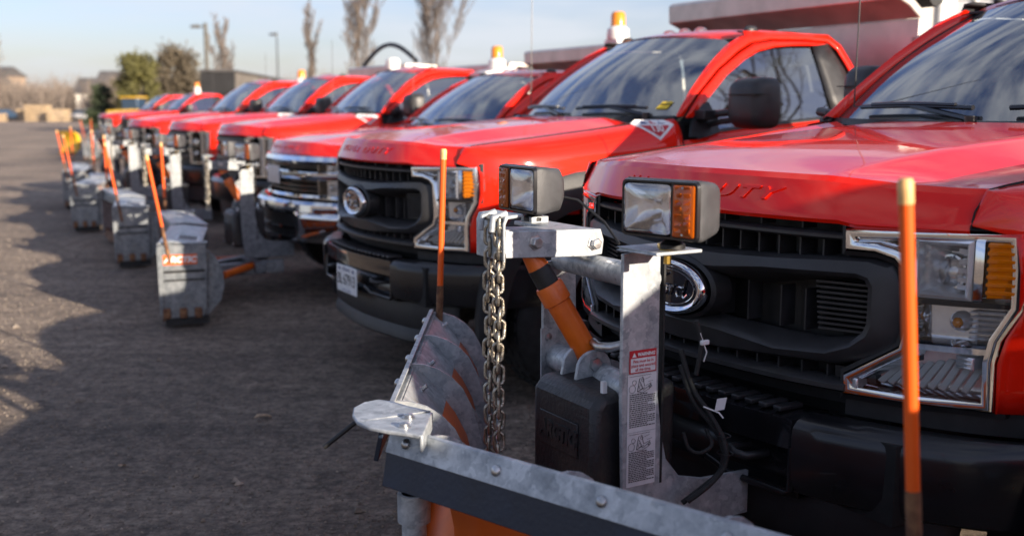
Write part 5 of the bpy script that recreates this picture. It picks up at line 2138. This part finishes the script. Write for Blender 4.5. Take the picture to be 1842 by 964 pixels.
        q = MB().prism([(.195, .385, .752), (.172, .395, .756), (.166, .397, .787), (.189, .387, .784)], (.0, .001, 0))
        q.build('hose_tag', 'white_label', root)
        q = MB().tube([(.215, .365, .762), (.185, .39, .748), (.178, .40, .735)], .002, 6)
        q.build('plug_wire', 'white_plastic', root)
        for z_, pos in ((.69, (.178, .40)), (.645, (.176, .408))):
            q = MB().tube([(pos[0] + .018 * math.cos(a), pos[1] + .022 * math.sin(a), z_) for a in (2 * PI * k / 10 for k in range(10))], .002, 4, True)
            q.build('cable_tie', 'dark_plastic', root)
    return root


PG = 'snow plows hung on the front of the trucks'
plow1 = make_plow(T1, rot_of(YAW1), 'raised V-plow nearest the camera, with printed warning stickers on its upright', PG, (.985, .13), (.585, 1.35), (.275, -1.085), .115, True, 0.0, (.105, -.035), False)
plow3 = make_plow((-1.93, 8.87, 0), rot_of(YAW3), 'lowered galvanised plow with the readable orange end sign, in front of the chrome-bumpered truck', PG, (.90, .05), (1.22, 1.20), (.73, -1.20), .05, False, -.10, (.16, .02), True)
pl_lab = ['galvanised plow with bare grey end panel, left of the plow with the readable orange sign',
          'third grey plow along the row, in front of the truck with the white beacon',
          'dim blurred plow in front of the truck with the bare amber beacon',
          'dim blurred plow farthest along the row, beyond the gap']
for (x, y), l, a in zip([(-3.42, 11.68), (-4.85, 14.6)] + row[1:3], pl_lab, (5, -2, 2, -1)):
    copy_tree(plow3, l, (x, y, 0), rot_of(YAW3) + R(a), skip=('plow_sign',))

# ------------------------------------------------------------------ ground
gm = MB()
N = 24
rows = []
xs = [-600, -300, -150, -80, -40] + [-30 + 2.5 * i for i in range(25)] + [40, 80, 150, 300, 600]
ys = [-500, -200, -80, -40, -20] + [-10 + 2.5 * i for i in range(33)] + [80, 110, 150, 220, 400, 900]
for x in xs:
    rows.append([(x, y, 0.0) for y in ys])
gm.grid(rows)
struct(gm.build('ground', 'ground', smooth=60))
rd = random.Random(3)
st = MB()
for i in range(20000):
    k = rd.random() ** 1.7
    y = lin(3.0, 13.0, k)
    x = rd.uniform(-.60 * y - .4, .34 * y)
    s = rd.uniform(.0035, .008) * (1 + .5 * k) * (3.0 if rd.random() < .006 else 1)
    p = Vector((x, y, s * .25))
    vs = []
    for dx, dy, dz in ((1, 0, 0), (-.5, .87, 0), (-.5, -.87, 0), (0, 0, .8), (0, 0, -.6)):
        vs.append(p + Vector((dx * s * rd.uniform(.6, 1.3), dy * s * rd.uniform(.6, 1.3), dz * s * rd.uniform(.6, 1.2))))
    st.add(vs, [(0, 1, 3), (1, 2, 3), (2, 0, 3), (1, 0, 4), (2, 1, 4), (0, 2, 4)])
struct(st.build('gravel', 'stone', smooth=None), 'stuff')
for (x, y, a, s, l) in ((-1.229, 5.048, .4, .042, 'curled dead leaf lying alone on the dark ground, the larger of two'),
                        (-1.663, 4.335, 1.5, .026, 'small pale dead leaf on the dark ground near the lower left corner')):
    lf = MB()
    rows = []
    for i in range(7):
        t_ = i / 6
        wd = s * .55 * math.sin(PI * (.08 + .84 * t_)) * (1 + .25 * math.sin(9 * t_))
        rows.append([Vector((s * (2 * t_ - 1), wd * q, (.006 + .5 * wd * q * q) + .006 * math.sin(3 * t_ + a))) for q in (-1, -.5, 0, .5, 1)])
    lf.grid(rows)
    o = lf.build('dead_leaf', 'dead_leaf', None, smooth=60, solid=.0008)
    o.location = (x, y, .002)
    o.rotation_euler = (0, 0, a)
    tag(o, l, 'leaf')

# ------------------------------------------------------------------ trees


def bare_tree(label, loc, h, spread, upright, seed, group, n_main=9, twig=1.0, levels=3, name='bare_tree', r0=None, start=.16, ratio=.5):
    r_ = random.Random(seed)
    root = thing(name, label, 'tree', loc, 0, group)
    thin = .006 if loc[1] < 40 else .03
    tr, cr = MB(), MB()
    r0 = r0 or h * (.014 if loc[1] < 40 else .0062)

    def limb(mb, p, d, L, r, n, lev):
        pts, rs = [p], [r]
        q = p
        dd = d.copy()
        for i in range(n):
            dd = (dd + Vector((r_.uniform(-1, 1), r_.uniform(-1, 1), r_.uniform(-.4, .9))) * .16 * (1 if lev else .35) + Vector((0, 0, upright * .12 * min(lev, 1)))).normalized()
            q = q + dd * L / n
            pts.append(q)
            rs.append(r * (1 - .6 * (i + 1) / n) + .002)
        mb.tube(pts, rs, 6 if lev == 0 else (4 if lev == 1 else 3), cap=False)
        return pts, rs
    tp, ts = limb(tr, Vector((0, 0, -.05)), Vector((0, 0, 1)), h * .92, r0, 9, 0)

    def kids(pts, rs, L, lev, cnt, start):
        for k in range(cnt):
            f = lin(start, .97, (k + r_.random()) / cnt) * (len(pts) - 1)
            i = min(len(pts) - 2, int(f))
            p = pts[i].lerp(pts[i + 1], f - i)
            base = (pts[i + 1] - pts[i]).normalized()
            az = r_.uniform(0, 2 * PI)
            out = Vector((math.cos(az), math.sin(az), 0))
            if lev < 2 or loc[1] < 40:
                d = (out * (1 - upright) + base * (.35 + upright * 1.2) + Vector((0, 0, upright))).normalized()
            else:
                d = (out * .8 + base * .75 + Vector((0, 0, .35))).normalized()
            LL = L * r_.uniform(.6, 1.1) * (1 - .45 * f / (len(pts) - 1))
            a_, b_ = limb(tr if lev == 1 else cr, p, d, LL, max(thin * (1.0 if lev < 2 else (.75 if lev == 2 else .62)), rs[i] * .36), 5 if lev < 3 else 3, lev)
            if lev < levels:
                kids(a_, b_, LL * ratio, lev + 1, max(3, int(cnt * .62 * twig)), .2)
    kids(tp, ts, spread, 1, n_main, start)
    tr.build('trunk', 'bark', root, smooth=60)
    cr.build('crown', 'twig', root, smooth=None)
    return root


def leafy_tree(label, loc, h, rad, m_, seed, cone=.6, group=None, n=5200):
    r_ = random.Random(seed)
    root = thing('evergreen_tree', label, 'tree', loc, 0, group)
    MB().tube([(0, 0, 0), (.03, 0, h * .5), (0, .02, h * .95)], [h * .03, h * .02, .02], 8).build('trunk', 'bark', root, smooth=60)
    cl = [(r_.uniform(0, 2 * PI), r_.random() ** .8, r_.uniform(.3, 1)) for _ in range(46)]
    cb = MB()
    for k in range(60):
        az, t_, q = cl[k % 46]
        z = h * lin(.08, .95, t_)
        rr = rad * (1 - t_ ** 1.5 * cone) * q * .9
        cb.tube([(0, 0, z - .2), (rr * math.cos(az), rr * math.sin(az), z + .1)], [.03, .008], 4)
    cb.build('limbs', 'bark', root)
    mb = MB()
    for i in range(n):
        az, t_, q = cl[r_.randrange(46)]
        z = h * lin(.10, .97, t_)
        rr = rad * (1 - t_ ** 1.5 * cone) * q
        c_ = Vector((rr * math.cos(az), rr * math.sin(az), z))
        p = c_ + Vector((r_.gauss(0, .24), r_.gauss(0, .24), r_.gauss(0, .24))) * rad * .62
        s = r_.uniform(.07, .16)
        a = Vector((r_.uniform(-1, 1), r_.uniform(-1, 1), r_.uniform(-1, 1))).normalized()
        b_ = a.orthogonal().normalized()
        mb.add([p - a * s, p + b_ * s * .5, p + a * s, p - b_ * s * .5], [(0, 1, 2, 3)])
    mb.build('crown', m_, root, smooth=None)
    return root


TG = 'bare trees behind the row of trucks'
bare_tree('tall multi-stemmed bare tree, tallest and widest, above the nearest truck roofs', (-6.3, 92, 0), 18, 13, .56, 11, TG, 20, 1.8, start=.03, ratio=.30)
bare_tree('tall bare upright poplar left of the tallest multi-stemmed tree', (-13.4, 92, 0), 17, 9, .68, 5, TG, 20, 1.8, start=.05, ratio=.30)
bare_tree('slender bare poplar, narrowest of the tall ones, left of the other two', (-17.8, 95, 0), 10.2, 4.5, .74, 8, TG, 18, 1.7, start=.06, ratio=.30)
bare_tree('hazy spreading bare tree just right of the lamp post', (-27.5, 104, 0), 9.2, 5.5, .5, 21, TG, 18, 1.6, start=.08, ratio=.34)
bare_tree('low bare bushy tree left of the two evergreens, over the rooftops', (-44.6, 92, 0), 7.4, 3.6, .4, 33, TG, 12)
bare_tree('bare tree standing out of the picture to the right, mirrored in a truck window', (13.0, 4.6, 0), 10.5, 5.2, .25, 41, TG, 16, 1.0)
leafy_tree('bushy olive-green evergreen, left one of the pair', (-24.4, 70, 0), 4.9, 1.75, 'leaf_olive', 2, .5, n=8500)
leafy_tree('dark brownish evergreen, right one of the pair beside the lamp post', (-22.3, 71.5, 0), 5.3, 2.3, 'leaf_brown', 4, .62, n=8500)
leafy_tree('small dark green bush in front of the pale rooftops', (-27.6, 72, 0), 3.0, 1.1, 'leaf_dark', 6, .6, n=2600)

# wooded bank and brush far off
hb = MB()
r_ = random.Random(5)
rows = []
for i in range(81):
    x = lin(-150, 60, i / 80)
    top = 3.4 + .5 * math.sin(i * .5) + .5 * math.sin(i * 1.3 + 1) + .9 * r_.random()
    rows.append([(x, 160, -.5), (x, 162 + r_.random(), top * .5), (x, 166 + r_.random(), top * .85), (x, 178, top), (x, 240, -.5)])
hb.grid(rows)
struct(hb.build('wooded_hill', 'bark', smooth=60))
wd = MB()
for i in range(950):
    x, y = r_.uniform(-105, 0), r_.uniform(142, 164)
    hh = r_.uniform(3.6, 6.8)
    for k in range(22):
        b0 = Vector((x + r_.gauss(0, .5), y + r_.gauss(0, .5), 0))
        t_ = b0 + Vector((r_.gauss(0, 1.3), r_.gauss(0, 1.0), hh * r_.uniform(.5, 1)))
        s = .06
        m_ = b0.lerp(t_, .5) + Vector((r_.gauss(0, .3), 0, 0))
        wd.add([b0 - Vector((s, 0, 0)), b0 + Vector((s, 0, 0)), m_ + Vector((s, 0, 0)), m_ - Vector((s, 0, 0)), t_], [(0, 1, 2, 3), (3, 2, 4)])
        for q in range(4):
            a = b0.lerp(t_, r_.uniform(.35, 1))
            e = a + Vector((r_.gauss(0, .7), r_.gauss(0, .5), r_.uniform(.2, 1.1)))
            wd.add([a - Vector((.03, 0, 0)), a + Vector((.03, 0, 0)), e], [(0, 1, 2)])
struct(wd.build('bare_woodland', 'twig', smooth=None), 'stuff')

# ------------------------------------------------------------------ buildings


def house(label, loc, rz, w_, d_, h, roof, wall_m, roof_m, wins, name='house', cat='house', group=None):
    root = thing(name, label, cat, loc, rz, group)
    MB().box((0, 0, h / 2), (w_, d_, h)).build('wall', wall_m, root)
    rf = MB()
    if roof > 0:
        rf.prism([(-w_ / 2 - .3, -d_ / 2 - .3, h), (-w_ / 2 - .3, d_ / 2 + .3, h), (-w_ / 2 - .3, 0, h + roof)], (w_ + .6, 0, 0))
    else:
        rf.box((0, 0, h + .15), (w_ + .3, d_ + .3, .3))
    rf.build('roof', roof_m, root)
    for (x, z, ww, hh) in wins:
        f = MB()
        for a, b_, c_, e in ((x - ww / 2 - .05, z, .1, hh + .2), (x + ww / 2 + .05, z, .1, hh + .2), (x, z + hh / 2 + .05, ww, .1), (x, z - hh / 2 - .05, ww, .1)):
            f.box((a, -d_ / 2 - .03, b_), (c_, .1, e))
        wo = f.build('window', 'white_plastic', root)
        MB().box((x, -d_ / 2 - .012, z), (ww, .02, hh)).build('pane', 'car_blue', wo)
    return root


HG = 'far houses beyond the lot'
house('leftmost far tan house, at the edge of the picture', (-77.5, 156, 0), .05, 6, 8, 5.0, 2.0, 'tan_wall', 'roof_dark', [(-1.6, 3.6, 1.0, 1.3), (0.6, 3.6, 1.0, 1.3), (2.0, 3.6, 1.0, 1.3)], group=HG)
house('far tan house with a dark roof, behind the leftmost tan house', (-88, 182, 0), -.1, 7, 8, 7.0, 1.6, 'tan_wall', 'roof_dark', [(-2, 3.7, 1.3, 1.3), (2, 3.7, 1.3, 1.3)], group=HG)
house('far low pale house to the left of the small green bush', (-55, 150, 0), .15, 10, 8, 3.6, 2.2, 'white_wall', 'roof_dark', [(-3, 2, 1.4, 1.2), (0, 2, 1.4, 1.2), (3, 2, 1.4, 1.2)], group=HG)
house('far pale house seen above the small green bush', (-59.5, 168, 0), .1, 9, 8, 5.0, 2.4, 'white_wall', 'roof_dark', [(-2, 3.5, 1.4, 1.2), (2, 3.5, 1.4, 1.2)], group=HG)

# dark shed with a corrugated side
sh = thing('storage_shed', 'dark storage shed with a grey ribbed side, behind the far trucks', 'shed', (-15.1, 55.0, 0), 0)
MB().box((0, .06, 1.70), (1.75, .12, 3.4)).build('end_wall', 'dark_wall', sh)
MB().prism([(-.875, .12, 0), (.875, .12, 0), (.875, .12, 3.36), (-.875, .12, 3.36)], (-1.35, 21, 0)).build('wall', 'grey_wall', sh)
MB().prism([(-.95, -.06, 3.44), (.95, -.06, 3.40), (.95, -.06, 3.50), (-.95, -.06, 3.54)], (-1.35, 21.4, 0)).build('roof', 'roof_dark', sh)
for k in range(30):
    y = .35 + k * .69
    MB().box((.875 - 1.35 * y / 21 + .03, y, 1.70), (.08, .22, 3.30)).build('wall_rib', 'grey_wall', sh)
MB().box((0, -.02, 1.2), (1.1, .05, 2.3)).build('door', 'dark_plastic', sh)

# white building behind the nearest truck
wb = thing('office_building', 'bright white building with a paned window, upper right behind the nearest truck', 'building', (8.75, 24, 0), R(-4))
wl = MB()
for (x0, x1, z0, z1) in ((0, 1.02, 0, 7), (1.02, 2.5, 0, 3.25), (1.02, 2.5, 5.4, 7), (2.5, 3.1, 0, 7), (3.1, 4.6, 0, 3.25), (3.1, 4.6, 5.4, 7), (4.6, 9, 0, 7)):
    wl.box(((x0 + x1) / 2, .15, (z0 + z1) / 2), (x1 - x0, .3, z1 - z0))
wl.box((.15, 5, 3.5), (.3, 10, 7))
wl.build('wall', 'white_wall', wb)
MB().box((4.5, 5, 7.1), (9.4, 10.4, .25)).build('roof', 'roof_dark', wb)
for x0 in (1.02, 3.1):
    f = MB()
    f.box((x0 + .74, .10, 3.29), (1.48, .14, .08))
    f.box((x0 + .74, .10, 5.36), (1.48, .14, .08))
    for k in range(4):
        f.box((x0 + .03 + k * .473, .10, 4.33), (.06, .10, 2.02))
    for z in (3.95, 4.65):
        f.box((x0 + .74, .11, z), (1.40, .06, .05))
    wo = f.build('window', 'white_plastic', wb)
    for k in range(3):
        for j, (za, zb) in enumerate(((3.33, 3.93), (3.97, 4.63), (4.67, 5.32))):
            MB().box((x0 + .265 + k * .473, .17, (za + zb) / 2), (.41, .02, zb - za)).build('pane', 'car_silver' if j == 0 else 'window_glass', wo)
    MB().box((x0 + .74, .6, 4.3), (1.5, .02, 2.2)).build('blind', 'leaf_dark', wo)
sp = MB()
sp.tube([(.72, -.06, 0), (.72, -.06, 7)], .06, 8)
sp.build('downpipe', 'white_plastic', wb, smooth=40)
MB().box((1.4, -.02, 2.5), (3.2, .06, .18)).build('wall_trim', 'tan_wall', wb)

# lamp posts
def lamp_post(label, loc, h, arm, rz, k=1.0):
    root = thing('lamp_post', label, 'lamp post', loc, rz, 'lot lamp posts')
    MB().tube([(0, 0, 0), (0, 0, h)], [.18 * k, .14 * k], 10).build('pole', 'pole_metal', root, smooth=50)
    MB().tube([(0, 0, .0), (0, 0, .7)], .24, 12).build('base', 'tan_wall', root, smooth=40)
    MB().beam((0, 0, h - .25), (-arm * .5, 0, h - .25), .08, .10).build('arm', 'pole_metal', root)
    hd = MB().prism([(-arm * .4, -.25, h - .36), (-arm, -.25, h - .36), (-arm * 1.02, -.25, h - .20), (-arm * .55, -.25, h - .12), (-arm * .4, -.25, h - .14)], (0, .5, 0))
    ho = hd.build('lamp_head', 'pole_metal', root, bevel=.03)
    MB().box((-arm * .7, 0, h - .368), (arm * .45, .36, .015)).build('lamp_glass', 'lamp_lens', ho)


lamp_post('dark lamp post with a boxy head, rising left of the shed', (-22.7, 80, 0), 7.8, 1.05, 0)
lamp_post('thin faint lamp post between the shed and the slender poplar', (-24.2, 111, 0), 9.3, 1.0, 1.2, .45)

# ------------------------------------------------------------------ far lot: cars, lumber, machines


def car(label, loc, rz, m_):
    root = thing('parked_car', label, 'car', loc, rz, 'cars parked on the far lot')
    b_ = MB().prism([(-2.2, -.85, .35), (-2.25, -.85, .75), (-2.0, -.85, .92), (-1.1, -.85, .95), (1.0, -.85, .95), (2.05, -.85, .86), (2.2, -.85, .62), (2.15, -.85, .35)], (0, 1.7, 0))
    b_.build('body', m_, root, bevel=.08)
    MB().prism([(-1.55, -.74, .94), (-1.1, -.70, 1.42), (.25, -.70, 1.45), (1.05, -.74, .94)], (0, 1.42, 0)).build('cabin', 'car_blue', root, bevel=.05)
    MB().prism([(-1.05, -.69, 1.425), (.2, -.69, 1.455), (.2, -.69, 1.485), (-1.05, -.69, 1.46)], (0, 1.38, 0)).build('roof', m_, root)
    for x in (-1.35, 1.35):
        for y in (-.78, .78):
            MB().lathe([(.20, -.1), (.33, -.1), (.33, .1), (.20, .1)], (x, y, .33), (0, 1, 0), 14).build('wheel', 'rubber', root, smooth=40)


car('blue-grey car on the far lot, left edge', (-66, 140, 0), .2, 'car_blue')
car('silver car on the far lot, right of the blue-grey car', (-60.4, 141, 0), .1, 'car_silver')
car('white car on the far lot, rightmost of the parked cars', (-54.6, 137, 0), -.15, 'car_white')
car('second silver car on the far lot, behind the lumber stacks', (-57.4, 146, 0), 1.1, 'car_silver')
LG = 'lumber stacks on the far lot'


def lumber(label, loc, rz, n, L):
    root = thing('lumber_stack', label, 'lumber stack', loc, rz, LG)
    for k in range(n):
        MB().box((0, 0, .22 + k * .52), (L, 1.1, .42)).build('bundle', 'wood', root, bevel=.02)
        for x in (-L * .35, L * .35):
            MB().box((x, 0, -.04 + .05 + k * .52 - .005), (.1, 1.1, .09)).build('bearer', 'wood', root)


lumber('low long tan lumber stack on the far lot, left edge', (-64.5, 131, 0), .05, 2, 4.6)
lumber('taller tan lumber stack on the far lot, middle one', (-59.0, 133, 0), -.1, 4, 3.0)
lumber('tan lumber stack on the far lot, right one', (-55.6, 131, 0), .1, 3, 2.6)
lumber('smallest tan lumber stack on the far lot, at the back', (-61.8, 136, 0), .3, 3, 2.2)

# yellow wheel loader behind the far trucks
ld = thing('wheel_loader', 'yellow wheel loader with raised arm behind the far trucks', 'loader', (-22.6, 64, 0), R(75))
ld.scale = (.72, .72, .72)
MB().prism([(-2.6, -.9, .9), (-2.6, -.9, 2.0), (-.6, -.9, 2.1), (-.4, -.9, .9)], (0, 1.8, 0)).build('engine_cover', 'yellow_paint', ld, bevel=.08)
MB().prism([(-.6, -.75, 1.0), (-.7, -.75, 3.0), (.55, -.75, 3.0), (.8, -.75, 1.0)], (0, 1.5, 0)).build('cab', 'car_blue', ld, bevel=.05)
MB().box((-.07, 0, 3.06), (1.5, 1.7, .12)).build('cab_roof', 'yellow_paint', ld, bevel=.03)
MB().box((1.2, 0, 1.0), (1.6, .9, .7)).build('front_frame', 'yellow_paint', ld, bevel=.05)
for y in (-.45, .45):
    MB().tube([(1.0, y, 1.6), (2.1, y, 2.2), (3.0, y, 2.5)], .13, 6).build('boom', 'yellow_paint', ld)
MB().prism([(2.9, -1.2, 2.6), (3.2, -1.2, 2.0), (3.9, -1.2, 2.0), (3.95, -1.2, 2.08), (3.3, -1.2, 2.2), (3.1, -1.2, 2.7)], (0, 2.4, 0)).build('bucket', 'yellow_paint', ld)
for x in (-1.8, 1.4):
    for y in (-.95, .95):
        MB().lathe([(.30, -.25), (.68, -.25), (.72, 0), (.68, .25), (.30, .25)], (x, y, .72), (0, 1, 0), 18).build('wheel', 'rubber', ld, smooth=40)

# yellow plow standing in front of the last truck
yp = thing('yellow_plow', 'yellow curved plow blade in front of the last truck', 'snow plow', (-14.9, 35.7, 0), rot_of(30))
yp.scale = (.6, .34, .6)
sk = MB()
rows = []
for i in range(9):
    u = lin(-1.3, 1.3, i / 8)
    rows.append([(.0 + a, u, z) for a, z in ((.10, 1.30), (.0, 1.22), (-.12, 1.0), (-.16, .75), (-.12, .45), (.0, .2), (.1, .08))])
sk.grid(rows)
yb = sk.build('blade', 'yellow_paint', yp, smooth=50, solid=.02)
for u in (-1.2, -.4, .4, 1.2):
    MB().prism([(-.02, u, 1.22), (-.14, u, 1.0), (-.18, u, .75), (-.14, u, .45), (-.02, u, .2), (-.22, u, .3), (-.32, u, .75), (-.22, u, 1.1)], (0, .02, 0)).build('blade_rib', 'yellow_paint', yp)
for u in (-.3, .3):
    MB().beam((-.25, u, .6), (-1.1, u, .5), .08, .1).build('push_arm', 'galv', yp)
MB().box((.105, 0, .05), (.03, 2.6, .12)).build('cutting_edge', 'rusty', yp)
